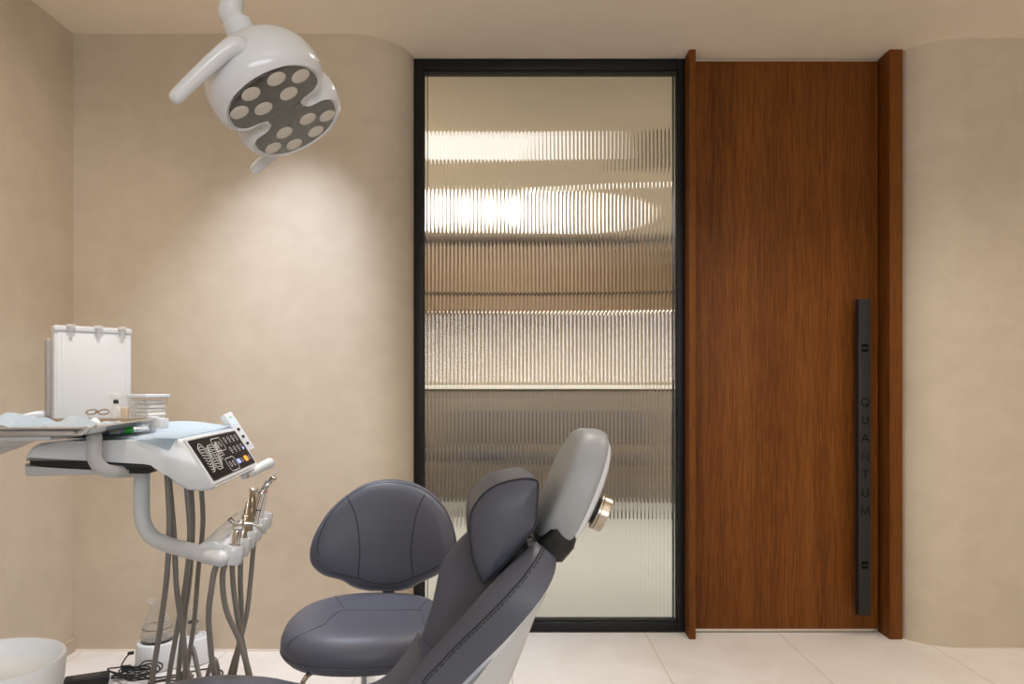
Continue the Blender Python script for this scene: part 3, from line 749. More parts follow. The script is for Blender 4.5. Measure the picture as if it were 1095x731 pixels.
# ------------------------------------------------------------------ delivery unit
DYAW = math.radians(7.2); DO = V((-0.678, 1.55, 0.0)); Rd = rotz(DYAW)
def DT(x, y, z): return DO + Rd @ V((x, y, 0)) + V((0, 0, z))
unit = thing('dental_delivery_unit', (-1.42, 1.75, 0), 'white dental delivery console with black touch panel and hose rack', 'dental unit')
def cp_(px, py): return ((px - 228) / 471.0, CAMZ - (py - HY) / 471.0)
up_ = [cp_(*q) for q in ((43.5, 490), (45, 483), (50, 476), (57, 472), (75, 470), (130, 469), (190, 468), (199, 470), (213, 491), (228, 516), (231, 520), (227, 523), (216, 524.5), (203, 523), (190, 516), (181, 506), (174, 497), (168, 492), (160, 490.5))]
DW = 0.385
bm = NB(); add_prism(bm, up_, DW + 0.02, lambda x, z, y: DT(x, y - 0.010, z), 0.010, 3); obj('console_body', bm, 'white', unit, angle=40)
bm = NB(); add_prism(bm, [cp_(*q) for q in ((46, 489), (165, 489), (172, 498), (174, 500.5), (50, 499.5), (46.5, 496))], DW, lambda x, z, y: DT(x, y - 0.002, z), 0.004, 2); obj('console_slot', bm, 'rubber', unit)
bm = NB(); add_prism(bm, [cp_(*q) for q in ((42.5, 493), (62, 498.5), (128, 500), (128, 505), (44, 506), (42.5, 503))], DW, lambda x, z, y: DT(x, y - 0.006, z), 0.004, 2)
obj('lower_tray', bm, 'lgrey', unit)
bm = NB(); add_prism(bm, [cp_(*q) for q in ((128, 499), (172, 499), (160, 506), (128, 505))], DW - 0.04, lambda x, z, y: DT(x, y + 0.01, z), 0.003, 2); obj('swivel_block', bm, 'rubber', unit)
# rim + panel
pa = V((cp_(198.5, 470)[0], 0, cp_(198.5, 470)[1])); pb = V((cp_(228, 517)[0], 0, cp_(228, 517)[1]))
pd = (pb - pa).normalized(); pn = V((-pd.z, 0, pd.x)); pn = pn if pn.x > 0 else -pn; PLn = (pb - pa).length
def PT(s, y, n): q = pa + pd * s + pn * n; return DT(q.x, y, q.z)      # s down the slope, y along the console
bm = NB()
rimp = [(0.002, -0.008), (0.002, DW + 0.004), (PLn + 0.003, DW + 0.004), (PLn + 0.003, -0.008)]
def ring_pts(i, n): 
    return [PT(0.001 - 0 + i, -0.008 + i, n), PT(0.001 + i, DW + 0.006 - i, n), PT(PLn + 0.004 - i, DW + 0.006 - i, n), PT(PLn + 0.004 - i, -0.008 + i, n)]
add_loft(bm, [ring_pts(0, -0.004), ring_pts(0, 0.003), ring_pts(0.0015, 0.0045), ring_pts(0.006, 0.0045), ring_pts(0.007, 0.002)], cap=True)
obj('panel_rim', bm, 'white', unit)
bm = NB(); add_box(bm, (0, 0, 0), (1, 1, 1))
for v in bm.verts: v.co = PT(PLn * 0.5 + v.co.x * (PLn - 0.010), DW / 2 - 0.001 + v.co.y * (DW - 0.004), 0.0030 + v.co.z * 0.003)
pnl = obj('control_panel', bm, 'panel', unit, label='glossy black touch panel with white line icons')
PN0 = 0.0046
def PQ(a, b, dd): return PT(PLn * (0.04 + 0.92 * b), 0.004 + (DW - 0.008) * a, PN0 + dd)      # a across 0..1, b down 0..1
def pq(a, b): return (a * (DW - 0.008), b * PLn * 0.92)
def TQ(x, y, dd): return PT(PLn * 0.04 + y, 0.004 + x, PN0 + dd)
bm = NB()
for k in range(11):
    pts = []
    for i in range(25):
        a = 0.06 + 0.40 * i / 24; 
        b = 0.26 + 0.055 * k - 0.10 * math.exp(-((a - 0.12) / 0.05) ** 2) * (1 - k / 14) + 0.035 * math.sin(a * 38 + k * 0.5) - 0.10 * (a - 0.06) + 0.02 * math.sin(a * 71)
        pts.append(pq(a, b))
    n = 25 - max(0, k - 5) * 2
    ribbon(bm, pts[:n], 0.0015, TQ, 0.0002)
obj('wave_graphic', bm, 'icon', pnl)
def rrect(cx, cy, w, h, r, n=4):
    out = []
    for qx, qy, a0 in ((1, 1, 0), (-1, 1, 90), (-1, -1, 180), (1, -1, 270)):
        for i in range(n + 1):
            a = math.radians(a0 + 90 * i / n); out.append((cx + qx * (w / 2 - r) + r * math.cos(a), cy + qy * (h / 2 - r) + r * math.sin(a)))
    return out
bm = NB()
for a, b in ((0.47, 0.26), (0.50, 0.80)):
    x, y = pq(a, b); ribbon(bm, rrect(x, y, 0.075, 0.036, 0.009), 0.0014, TQ, 0.0002, closed=True)
    for s in (-1, 1):
        ribbon(bm, rrect(x + s * 0.014, y, 0.012, 0.014, 0.005), 0.0012, TQ, 0.0002, closed=True)
for r_, b in enumerate((0.18, 0.46)):
    for k in range(4):
        x, y = pq(0.65 + 0.092 * k, b + 0.0 * r_)
        ribbon(bm, rrect(x, y, 0.014, 0.011, 0.005), 0.0012, TQ, 0.0002, closed=True)
        ribbon(bm, [(x - 0.006, y + 0.010), (x + 0.006, y + 0.010)], 0.0014, TQ, 0.0002)
for a in (0.75, 0.94):
    x, y = pq(a, 0.80); ribbon(bm, rrect(x, y, 0.008, 0.011, 0.003), 0.0012, TQ, 0.0002, closed=True)
obj('icon', bm, 'icon', pnl)
def disc(bm, a, b, w, h, r):
    x, y = pq(a, b); add_prism(bm, rrect(x, y, w, h, r), 0.0004, lambda x, y, dd: TQ(x, y, dd))
for q in ((0.66, 0.80, 0.028, 0.013, 0.003), (0.935, 0.52, 0.014, 0.006, 0.003)):
    bm = NB(); disc(bm, *q); obj('blue_key', bm, 'blue_lit', pnl, label='blue lit key')
bm = NB(); disc(bm, 0.85, 0.80, 0.034, 0.016, 0.008); obj('orange_key', bm, 'orange_lit', pnl, label='orange lit key')
# far grip
bm = NB(); g0 = PT(PLn - 0.006, DW - 0.03, 0.004); g1 = P(292.5, 494, 1.98)
add_tube(bm, catmull([P(262, 508.5, 1.87), P(270, 504.5, 1.90), P(280, 499, 1.94), P(288, 495, 1.97)], 5), [0.0105, 0.0155], 16, round_cap=True); gr = obj('grip_handle', bm, 'white', unit, angle=60)
bm = NB(); add_tube(bm, [P(263, 508.5, 1.87), P(266.5, 506.5, 1.885)], 0.0085, 14, round_cap=True); obj('grip_tip', bm, 'brass', gr)
# post, elbow and rack arm
bm = NB()
pp = [P(152, 503, 1.70), P(151.5, 525, 1.70), P(151.5, 545, 1.70), P(154, 561, 1.69), P(163, 574, 1.675), P(180, 582, 1.65), P(205, 589, 1.60), P(236, 597, 1.548)]
add_tube(bm, catmull(pp, 8), 0.0185, 24, round_cap=True); obj('rack_post', bm, 'white_m', unit, angle=60)
# instrument rack
r0 = P(233, 592, 1.56); r1 = P(270, 554, 1.93); rd = (r1 - r0).normalized(); RLn = (r1 - r0).length
rx = V((rd.y, -rd.x, 0)).normalized(); rz = rx.cross(rd).normalized()
if rz.z < 0: rz = -rz
def RT(x, y, z): return r0 + rx * x + rd * y + rz * z
bm = NB()
poly = smooth_poly([(-0.050, -0.016), (-0.050, 0.010), (-0.036, 0.022), (0.004, 0.024), (0.020, 0.012), (0.020, -0.016), (0.004, -0.028), (-0.036, -0.026)], 3)
add_prism(bm, poly, RLn - 0.014, lambda x, z, y: RT(x, y + 0.016, z), 0.010, 4)
rack = obj('rack_bar', bm, 'white', unit, angle=50)
tiltv = (rz * 1.0 + rd * 0.05 + rx * 0.16).normalized()
NS = 6; slots = []
for k in range(NS):
    yk = 0.004 + (RLn - 0.012) * k / (NS - 1); cpt = RT(0.0325, yk, -0.004)
    slots.append(cpt)
    bm = NB(); s_ = 0.0225
    add_lathe(bm, cpt - tiltv * 0.022, [(0.0122, 0.0), (0.0200, 0.002), (s_, 0.010), (s_, 0.036), (0.0200, 0.044), (0.014, 0.045), (0.0122, 0.042), (0.0122, 0.0)], 24, tiltv, False, False); obj('cradle', bm, 'white', rack, angle=40)
# tray support hook under the console
bm = NB(); add_tube(bm, catmull([P(101, 466, 1.47), P(100.5, 478, 1.47), P(101, 489, 1.47), P(106, 498, 1.475), P(116, 503.5, 1.49), P(130, 504, 1.53), P(142, 503, 1.60)], 7), 0.0145, 18, round_cap=True); obj('tray_hook', bm, 'lgrey', unit, angle=60)
# support arm at the left and floor post (outside the frame)
bm = NB()
def arm_sec(c, hw, hh):
    ex = 2 / 3.5; o_ = []
    for k in range(20):
        a = 2 * PI * k / 20; c_, s_ = math.cos(a), math.sin(a)
        o_.append(c + V((0, hw * math.copysign(abs(c_) ** ex, c_), hh * math.copysign(abs(s_) ** ex, s_))))
    return o_
add_loft(bm, [arm_sec(P(56, 452, 1.93), 0.04, 0.030), arm_sec(P(45, 453, 1.91), 0.045, 0.038), arm_sec(P(10, 464, 1.84), 0.05, 0.044), arm_sec(P(-40, 478, 1.78), 0.055, 0.05), arm_sec(V((-1.42, 1.75, 0.93)), 0.055, 0.055), arm_sec(V((-1.46, 1.75, 0.93)), 0.05, 0.05)])
obj('support_arm', bm, 'lgrey', unit, angle=50)
bm = NB(); add_tube(bm, [V((-1.42, 1.75, 0.0)), V((-1.42, 1.75, 0.03)), V((-1.42, 1.75, 0.031)), V((-1.42, 1.75, 0.9))], [0.13, 0.13, 0.035, 0.035], 28); obj('floor_post', bm, 'lgrey', unit)

# film viewer
va = P(57.5, 352, 1.86); vb = P(140.5, 356, 2.0)
vd = V((vb.x - va.x, vb.y - va.y, 0)); VW = vd.length; vd.normalize(); vnn = V((vd.y, -vd.x, 0))     # front normal
zt, zb = 1.112 + 66 * 1.86 / 730, 1.005
viewer = thing('film_viewer', ((va.x + vb.x) / 2, (va.y + vb.y) / 2, zb), 'white upright film viewer screen with clear clips behind the tray', 'film viewer')
def VT(x, n, z): return V((va.x, va.y, 0)) + vd * x + vnn * n + V((0, 0, z))
bm = NB(); add_prism(bm, rrect(VW / 2, (zt + zb) / 2, VW, zt - zb, 0.008), 0.034, lambda x, z, dd: VT(x, -dd, z), 0.004, 3); obj('frame', bm, 'white_m', viewer)
bm = NB(); add_prism(bm, rrect(VW / 2 + 0.003, (zt - 0.016 + zb) / 2, VW - 0.012, zt - 0.016 - zb, 0.003), 0.003, lambda x, z, dd: VT(x, 0.0015 - dd, z), 0.001, 2); 
for xx in (0.018, VW - 0.016): add_box(bm, VT(xx, 0.0016, (zt - 0.02 + zb) / 2), (0.0012, 0.0012, zt - zb - 0.03))
obj('screen', bm, 'film_white', viewer)
bm = NB(); add_prism(bm, rrect(VW / 2, zt - 0.008, VW + 0.001, 0.015, 0.005), 0.006, lambda x, z, dd: VT(x, 0.005 - dd, z), 0.002, 2); obj('top_rail', bm, 'white_m', viewer)
bm = NB(); add_prism(bm, rrect(0.045, (zt - 0.03 + zb + 0.015) / 2, 0.11, zt - zb - 0.055, 0.01), 0.022, lambda x, z, dd: VT(x, -0.033 - dd, z), 0.004, 3); obj('rear_housing', bm, 'mgrey', viewer)
for f in (0.20, 0.55, 0.86):
    bm = NB(); add_prism(bm, rrect(VW * f, zt - 0.006, 0.022, 0.020, 0.003), 0.004, lambda x, z, dd: VT(x, 0.009 - dd, z), 0.001, 2)
    add_prism(bm, rrect(VW * f, zt - 0.020, 0.009, 0.024, 0.003), 0.002, lambda x, z, dd: VT(x, 0.008 - dd, z), 0.0005, 1)
    cl = obj('film_clip', bm, 'frost', viewer); bm = NB(); add_lathe(bm, VT(VW * f - 0.006, 0.009, zt - 0.006), [(0.0018, 0), (0.0012, 0.002)], 10, vnn); obj('clip_pin', bm, 'steel', cl)
bm = NB(); add_box(bm, VT(VW / 2, -0.02, 0.996), (0.06, 0.05, 0.02), rotz(0.8), 0.004); obj('foot', bm, 'lgrey', viewer)

# steel tray
TYAW = math.radians(10); TO = P(94, 456.2, 1.34); Rt = rotz(TYAW)
TW, TD = 0.44, 0.40
def TT(x, y, z): return V((TO.x, TO.y, 0)) + Rt @ V((x, y, 0)) + V((0, 0, TO.z + z))
def tray_ring(g, z, r=0.03): 
    return [TT(x, y, z) for x, y in rrect(-TW / 2, TD / 2, TW + 2 * g, TD + 2 * g, max(0.006, r + g), 6)]
tray = thing('instrument_tray', TT(-TW / 2, TD / 2, -0.022), 'polished steel instrument tray strewn with pale blue wraps', 'tray')
bm = NB()
add_loft(bm, [tray_ring(-0.020, -0.0155), tray_ring(-0.016, -0.0135), tray_ring(-0.006, -0.002), tray_ring(-0.003, 0.0), tray_ring(0.006, 0.0), tray_ring(0.0075, -0.002), tray_ring(0.0065, -0.003), tray_ring(-0.004, -0.004), tray_ring(-0.014, -0.0155), tray_ring(-0.018, -0.0175), ])
obj('tray_dish', bm, 'steel', tray, angle=40)
bm = NB(); add_box(bm, TT(-TW / 2 - 0.03, 0.12, -0.0235), (TW - 0.10, 0.18, 0.011), Rt, 0.004); obj('tray_holder', bm, 'lgrey', tray)

# crumpled wraps on the tray
def crumple(cx, cy, w, h, rot, amp, seed, nx=13, ny=13, base=-0.0140):
    bm = NB(); g = []
    ca, sa = math.cos(rot), math.sin(rot)
    for i in range(nx + 1):
        row = []
        for j in range(ny + 1):
            x = (i / nx - 0.5) * w; y = (j / ny - 0.5) * h
            s = noise.noise(V((x * 14 + seed, y * 14, seed))) ; s2 = abs(noise.noise(V((x * 34, y * 34 + seed, 3 + seed))))
            z = base + 0.002 + max(0, amp * (0.45 + 0.9 * s) * math.cos(PI * x / w * 0.8) * math.cos(PI * y / h * 0.8)) + amp * 0.4 * s2
            row.append(bm.verts.new(TT(cx + x * ca - y * sa, cy + x * sa + y * ca, z)))
        g.append(row)
    for i in range(nx):
        for j in range(ny): bm.faces.new((g[i][j], g[i + 1][j], g[i + 1][j + 1], g[i][j + 1]))
    r = bmesh.ops.solidify(bm, geom=list(bm.faces), thickness=0.0007)
    return bm
for (a, nm, m_, lab) in (((-0.20, 0.17, 0.12, 0.22, 0.15, 0.044, 1.3), 'paper_wrap', 'paper2', 'largest crumpled pale blue wrap, peaked in the middle of the steel tray'),
                     ((-0.348, 0.20, 0.115, 0.28, -0.1, 0.036, 5.1), 'paper_wrap', 'paper2', 'crumpled pale blue wrap at the cut-off left end of the steel tray'),
                     ((-0.072, 0.15, 0.08, 0.22, -0.08, 0.030, 9.7), 'paper_wrap', 'paper', 'creased blue-white pouch along the right rim of the steel tray')):
    tag(obj(nm, crumple(*a), m_, angle=12), lab, 'wrap', 'wraps on the steel tray')
bm = NB(); add_loft(bm, [[TT(-0.115 + r_ * math.cos(a), 0.325 + r_ * math.sin(a) * 1.3, z + 0.003 * noise.noise(V((math.cos(a) * 2, math.sin(a) * 2, z * 90)))) for a in [2 * PI * k / 14 for k in range(14)]] for r_, z in ((0.008, -0.0125), (0.012, -0.009), (0.010, -0.003), (0.006, 0.001), (0.002, 0.003))])
tag(obj('cotton_wad', bm, 'cotton', angle=50), 'small crumpled white cotton wad near the far rim of the steel tray', 'cotton')
bm = NB()
add_tube(bm, catmull([TT(-0.075, 0.365, -0.006), TT(-0.065, 0.34, -0.0095), TT(-0.05, 0.315, -0.0105), TT(-0.035, 0.29, -0.010)], 5), 0.003, 8, round_cap=True)
tag(obj('dental_probe', bm, 'steel'), 'thin steel probe lying between wraps on the tray', 'instrument')

# paper sheet on the console
bm = NB(); nx, ny = 40, 40; g = []
top_z = cp_(130, 468.4)[1]
for i in range(nx + 1):
    row = []
    for j in range(ny + 1):
        fx = i / nx; fy = j / ny
        x = -0.345 + 0.272 * fx; y = -0.004 + 0.43 * fy
        z = top_z + 0.0022 + 0.006 * sstep(0.3, 1.0, fy) * (0.6 + 0.4 * math.sin(fx * 5)) + 0.002 * abs(noise.noise(V((x * 16, y * 16, 2))))
        # near right corner slips over the edge, far edge bows up a little
        ov = max(0, 0.22 - (fy + (1 - fx) * 0.85)) ; 
        y -= ov * 0.10; z -= 0.0 * ov
        z += 0.012 * sstep(0.75, 1.0, fy) * math.exp(-((fx - 0.55) / 0.35) ** 2)
        row.append(bm.verts.new(DT(x, y, z)))
    g.append(row)
for i in range(nx):
    for j in range(ny): bm.faces.new((g[i][j], g[i + 1][j], g[i + 1][j + 1], g[i][j + 1]))
# hanging corner
cr = [(-0.16, -0.0115, top_z - 0.0005), (-0.076, -0.0115, top_z + 0.0005), (-0.092, -0.0125, top_z - 0.026)]
top3 = [DT(-0.17, -0.004, top_z + 0.002), DT(-0.074, -0.004, top_z + 0.0022)]
vs = [bm.verts.new(top3[0]), bm.verts.new(top3[1])] + [bm.verts.new(DT(*q)) for q in cr]
bm.faces.new((vs[0], vs[1], vs[3], vs[2])); bm.faces.new((vs[2], vs[3], vs[4]))
bmesh.ops.solidify(bm, geom=list(bm.faces), thickness=0.0006)
tag(obj('paper_sheet', bm, 'paper', angle=50), 'pale blue paper sheet spread over the top of the white console', 'paper')
PZ = top_z + 0.006      # top of the paper under the small things

# gel tube
def DPx(px, py, y): return P(px, py, y)
tb = thing('gel_tube', DT(-0.25, 0.18, PZ), 'lilac-blue gel tube with green end lying on the paper sheet', 'tube')
e0, e1 = P(106, 470, 1.60), P(142, 463, 1.64)
e0.z = e1.z = top_z + 0.0135
ax = (e1 - e0).normalized(); sd = V((-ax.y, ax.x, 0)); upv = V((0, 0, 1))
def tub(f, w, h): c_ = e0.lerp(e1, f); return [c_ + sd * w * math.cos(2 * PI * k / 20) + upv * h * math.sin(2 * PI * k / 20) for k in range(20)]
bm = NB(); add_loft(bm, [tub(0.15, 0.011, 0.009), tub(0.2, 0.013, 0.0095), tub(0.45, 0.015, 0.0095), tub(0.72, 0.017, 0.0095)]); obj('tube_body', bm, 'tube_blue', tb)
bm = NB(); add_loft(bm, [tub(0.72, 0.0172, 0.0097), tub(0.86, 0.0175, 0.0095), tub(0.97, 0.0178, 0.0093), tub(1.0, 0.0178, 0.009)]); obj('tube_end', bm, 'green', tb, label='bright green sealed end')
bm = NB(); add_loft(bm, [tub(0.0, 0.007, 0.007), tub(0.02, 0.008, 0.008), tub(0.15, 0.008, 0.008)]); obj('cap', bm, 'white_m', tb)
bm = NB()
for f in (0.32, 0.40, 0.48, 0.56):
    c_ = e0.lerp(e1, f) - sd * 0.0162; add_box(bm, c_ + V((0, 0, -0.002)), (0.005, 0.0014, 0.012), Matrix.Rotation(math.atan2(ax.y, ax.x), 3, 'Z'))
obj('label_print', bm, 'white_paper', tb)

# printed wrapper
bm = NB(); o_ = P(152, 462, 1.78); o_.z = PZ + 0.001
add_box(bm, o_, (0.055, 0.05, 0.003), rotz(0.3), 0.001); pw = obj('printed_sachet', bm, 'white_paper'); tag(pw, 'flat white sachet with grey print beside the green tube end', 'sachet')
bm = NB()
for k in range(9): add_box(bm, o_ + V((-0.018 + 0.012 * (k % 3) + 0.003 * (k // 3), -0.014 + 0.013 * (k // 3), 0.0018)), (0.008, 0.0025, 0.0006), rotz(0.3 + 0.3 * (k % 2)))
obj('print', bm, 'mgrey', pw)

# cotton-roll box
bxc = P(158, 448, 1.93); bxc.z = PZ + 0.013
BY = math.radians(-30); Rb = rotz(BY)
box = thing('cotton_roll_box', bxc, 'clear tapered plastic box of white cotton rolls under a flat lid', 'box')
BW, BD, BH = 0.092, 0.062, 0.068
def BXT(x, y, z): return bxc + Rb @ V((x, y, 0)) + V((0, 0, z))
def bring(s, z): return [BXT(x, y, z) for x, y in rrect(0, 0, BW * s, BD * s, 0.005, 3)]
bm = NB(); add_loft(bm, [bring(0.90, 0.001), bring(1.06, BH), bring(1.03, BH), bring(0.87, 0.003)]); obj('container', bm, 'clear', box)
bm = NB(); add_loft(bm, [bring(1.10, BH), bring(1.15, BH + 0.002), bring(1.15, BH + 0.007), bring(1.12, BH + 0.0085)]); obj('lid', bm, 'white_m', box)
bm = NB(); add_box(bm, BXT(0.0, 0, -0.004), (BW * 0.95, BD * 0.95, 0.008), Rb, 0.002); obj('foot', bm, 'white_m', box)
rollm = None
for r_ in range(5):
    for k in range(7):
        x = -0.036 + 0.012 * k + (0.004 if r_ % 2 else 0); z = 0.0095 + 0.0112 * r_
        if rollm is None:
            bm = NB(); add_lathe(bm, (0, -BD * 0.40, 0), [(0.0030, 0), (0.0050, 0.0015), (0.0053, 0.006), (0.0053, BD * 0.78), (0.0045, BD * 0.80)], 12, V((0, 1, 0)))
            ro = obj('cotton_roll', bm, 'cotton', origin=(0, 0, 0)); rollm = ro
            tag(ro, 'white cotton roll packed inside the clear lidded box', 'cotton roll', 'cotton rolls in the clear box')
        else:
            ro = rollm.copy(); COL.objects.link(ro)
        ro.location = BXT(x, 0, z); ro.rotation_euler = (0, 0, BY)
# stacked white blocks under the box corner and a small cup
for k, (px, lab) in enumerate(((172, 'small white plastic block beside the cotton roll box'), )):
    o_ = P(173, 459, 1.83); o_.z = PZ + 0.013
    bm = NB(); add_box(bm, o_, (0.026, 0.024, 0.026), rotz(-0.5), 0.002); add_box(bm, o_ + V((-0.026, 0.006, 0.003)), (0.024, 0.022, 0.030), rotz(-0.5), 0.002)
    tag(obj('dispenser_block', bm, 'white_m'), lab, 'block')
o_ = P(163.5, 455, 1.74); o_.z = PZ
bm = NB(); add_lathe(bm, o_, [(0.008, 0.0), (0.0085, 0.001), (0.0115, 0.028), (0.0120, 0.030), (0.0108, 0.030), (0.0078, 0.003)], 24, capt=True)
tag(obj('mixing_cup', bm, 'frost'), 'small frosted plastic cup before the cotton roll box', 'cup')
# things behind the tray rim
o_ = P(131, 439, 1.93); bm = NB(); o_.z = PZ + 0.034; add_box(bm, o_ - V((0, 0, 0.017)), (0.030, 0.03, 0.07), rotz(0.4), 0.002); tag(obj('card_carton', bm, 'tan'), 'small tan carton between film viewer and cotton roll box', 'carton')
o_ = P(124, 437, 1.86); o_.z = PZ
o_.z = PZ + 0.003
dr = thing('dropper_bottle', o_, 'tiny clear dropper bottle with dark stopper behind the tray rim', 'bottle')
bm = NB(); add_lathe(bm, o_, [(0.010, 0), (0.011, 0.002), (0.011, 0.050), (0.006, 0.058), (0.006, 0.062)], 20); obj('vial', bm, 'frost', dr)
bm = NB(); add_lathe(bm, o_, [(0.0065, 0.062), (0.0065, 0.070), (0.004, 0.073)], 16); obj('stopper', bm, 'rubber', dr)
bm = NB(); add_box(bm, o_ + V((-0.002, 0, 0.082)), (0.030, 0.008, 0.014), rotz(0.3), 0.002); obj('flip_lid', bm, 'frost', dr)
gl = thing('safety_glasses', P(105, 440, 1.80), 'folded safety glasses with brown rims behind the tray', 'glasses')
for dx in (-6.0, 7.0):
    bm = NB(); c_ = P(104 + dx, 440.3, 1.78)
    add_tube(bm, [c_ + V((0.014 * math.cos(a), 0.006 * math.sin(a), 0.006 * math.sin(a))) for a in [2 * PI * k / 24 for k in range(24)]], 0.0015, 8, closed=True); obj('rim', bm, 'amber', gl)
bm = NB(); add_tube(bm, [P(102, 440, 1.78), P(106, 440, 1.78)], 0.002, 8); obj('bridge', bm, 'amber', gl)
for px in (92, 117):
    bm = NB(); add_tube(bm, catmull([P(px, 440, 1.78), P(px + 1, 441, 1.81), P(px + 4, 447, 1.82)], 4), 0.0022, 8); obj('temple', bm, 'clear', gl)

# handheld meter by the panel
mtr = thing('handheld_meter', PT(0.0, DW + 0.03, 0), 'slim white handheld meter with small blue display leaning beside the panel', 'meter')
ms, mw, mt = 0.125, 0.034, 0.018
def MT(s, y, n):
    yy = y - mw / 2; a_ = math.radians(24)
    return PT(-0.050 + s, DW + 0.032 + yy * math.cos(a_) + n * -math.sin(a_), 0.006 + n * math.cos(a_) + yy * math.sin(a_))
bm = NB(); add_prism(bm, rrect(ms / 2, mw / 2, ms, mw, 0.003), mt, lambda x, y, dd: MT(x, y, -dd), 0.0012, 2); obj('meter_body', bm, 'white', mtr)
bm = NB(); add_prism(bm, rrect(0.030, mw / 2, 0.020, 0.022, 0.001), 0.0008, lambda x, y, dd: MT(x, y, 0.0006 - dd)); obj('display', bm, 'lcd', mtr, label='small blue lit display')
bm = NB(); add_prism(bm, rrect(0.014, mw / 2, 0.003, 0.008, 0.001), 0.0008, lambda x, y, dd: MT(x, y, 0.0006 - dd)); obj('logo_mark', bm, 'green', mtr)
for s in (0.056, 0.080, 0.103):
    bm = NB(); add_prism(bm, rrect(s, mw / 2, 0.008, 0.010, 0.002), 0.0016, lambda x, y, dd: MT(x, y, 0.0012 - dd)); obj('button', bm, 'rubber', mtr)

# ------------------------------------------------------------------ handpieces and their hoses
def hose_curve(top, mid, low, cons):
    return catmull([top] + mid + [low] + cons, 10)
def instr(name, lab, k, parts, hose):
    o = thing(name, slots[k], lab, 'dental instrument', 'instruments in the hose rack')
    for nm, bm, m_ in parts: obj(nm, bm, m_, o, angle=50)
    bm = NB(); add_tube(bm, hose, 0.0066, 10); obj('hose', bm, 'hose', o)
    return o
# hose pixel routes: front run (below the rack) then rear run up to the console; depths run back to front through a loop below the frame
FR = [
 [(232, 604, 1.57), (226, 630, 1.57), (223, 660, 1.58), (226, 700, 1.60), (229, 735, 1.62)],
 [(241, 603, 1.62), (238, 625, 1.62), (243, 655, 1.63), (258, 690, 1.64), (266, 735, 1.65)],
 [(250, 597, 1.70), (249, 620, 1.70), (254, 660, 1.70), (262, 700, 1.71), (268, 735, 1.72)],
 [(259, 588, 1.78), (257, 620, 1.78), (258, 660, 1.79), (254, 700, 1.80), (246, 735, 1.80)],
 [(272, 577, 1.90), (268, 620, 1.90), (263, 660, 1.88), (252, 700, 1.87), (238, 738, 1.86)],
]
RR = [
 [(163, 735, 1.74), (170, 680, 1.72), (178, 620, 1.70), (181, 560, 1.69), (179, 512, 1.68)],
 [(201, 735, 1.76), (196, 680, 1.74), (189, 630, 1.72), (186, 570, 1.72), (181, 512, 1.72)],
 [(180, 735, 1.80), (190, 670, 1.78), (199, 620, 1.77), (203, 570, 1.76), (199, 514, 1.76)],
 [(190, 735, 1.86), (196, 670, 1.84), (203, 615, 1.83), (206, 560, 1.82), (204, 516, 1.82)],
 [(196, 738, 1.95), (207, 670, 1.92), (212, 610, 1.90), (217, 560, 1.88), (215, 516, 1.86)],
]
def hose_for(k, slot):
    f = [P(*q) for q in FR[k]]; r_ = [P(*q) for q in RR[k]]
    r_.append(r_[-1] + V((0, 0, 0.045)))
    zb = 0.16 + 0.03 * k
    a, b = f[-1], r_[0]
    mid = [V((a.x * .85 + b.x * .15, a.y, zb + 0.09)), V(((a.x + b.x) / 2, (a.y + b.y) / 2, zb)), V((a.x * .15 + b.x * .85, b.y, zb + 0.09))]
    return catmull([slot - tiltv * 0.015] + f + mid + r_, 8)
T3 = lambda x, y: (130 + x / 4.06, 420 + y / 4.06)
def ptube(pix, Y, r, seg=14, rc=True):
    bm = NB(); pts = catmull([P(*T3(x, y), yy) for (x, y), yy in zip(pix, Y)], 5)
    add_tube(bm, pts, r, seg, round_cap=rc); return bm
def up_from(k, h, dx=0.0, dy=0.0): return slots[k] + tiltv * h + rx * dx + rd * dy
# 1: three-way syringe
k = 0
b1 = NB(); add_tube(b1, [up_from(k, -0.01), up_from(k, 0.055)], [0.0085, 0.0095], 16, round_cap=True)
hd = up_from(k, 0.068)
b2 = NB(); add_box(b2, hd, (0.026, 0.022, 0.026), rotz(0.3), 0.006, 3); add_lathe(b2, hd + V((-0.012, -0.004, 0.008)), [(0.006, 0), (0.006, 0.010)], 14, V((-0.5, -0.4, 0.8)))
add_lathe(b2, hd + V((0.002, -0.01, 0.010)), [(0.006, 0), (0.006, 0.008)], 14, V((0.1, -0.6, 0.8)))
b3 = NB(); add_tube(b3, catmull([hd, hd + V((0.016, 0.006, 0.003)), hd + V((0.030, 0.012, 0.000)), hd + V((0.041, 0.016, -0.009)), hd + V((0.048, 0.018, -0.020))], 6), [0.0042, 0.0028], 10, round_cap=True)
instr('three_way_syringe', 'chrome syringe with curved nozzle in the near end of the rack', k, [('body', b1, 'steel'), ('syringe_head', b2, 'chrome'), ('nozzle', b3, 'chrome')], hose_for(k, slots[k]))
# 2: short motor
k = 1
b1 = NB(); add_tube(b1, [up_from(k, -0.01), up_from(k, 0.06), up_from(k, 0.062), up_from(k, 0.075), up_from(k, 0.077), up_from(k, 0.105)], [0.009, 0.0105, 0.0085, 0.0085, 0.006, 0.005], 16, round_cap=True)
instr('air_motor', 'short grey steel motor second in the rack behind the syringe', k, [('body', b1, 'champagne')], hose_for(k, slots[k]))
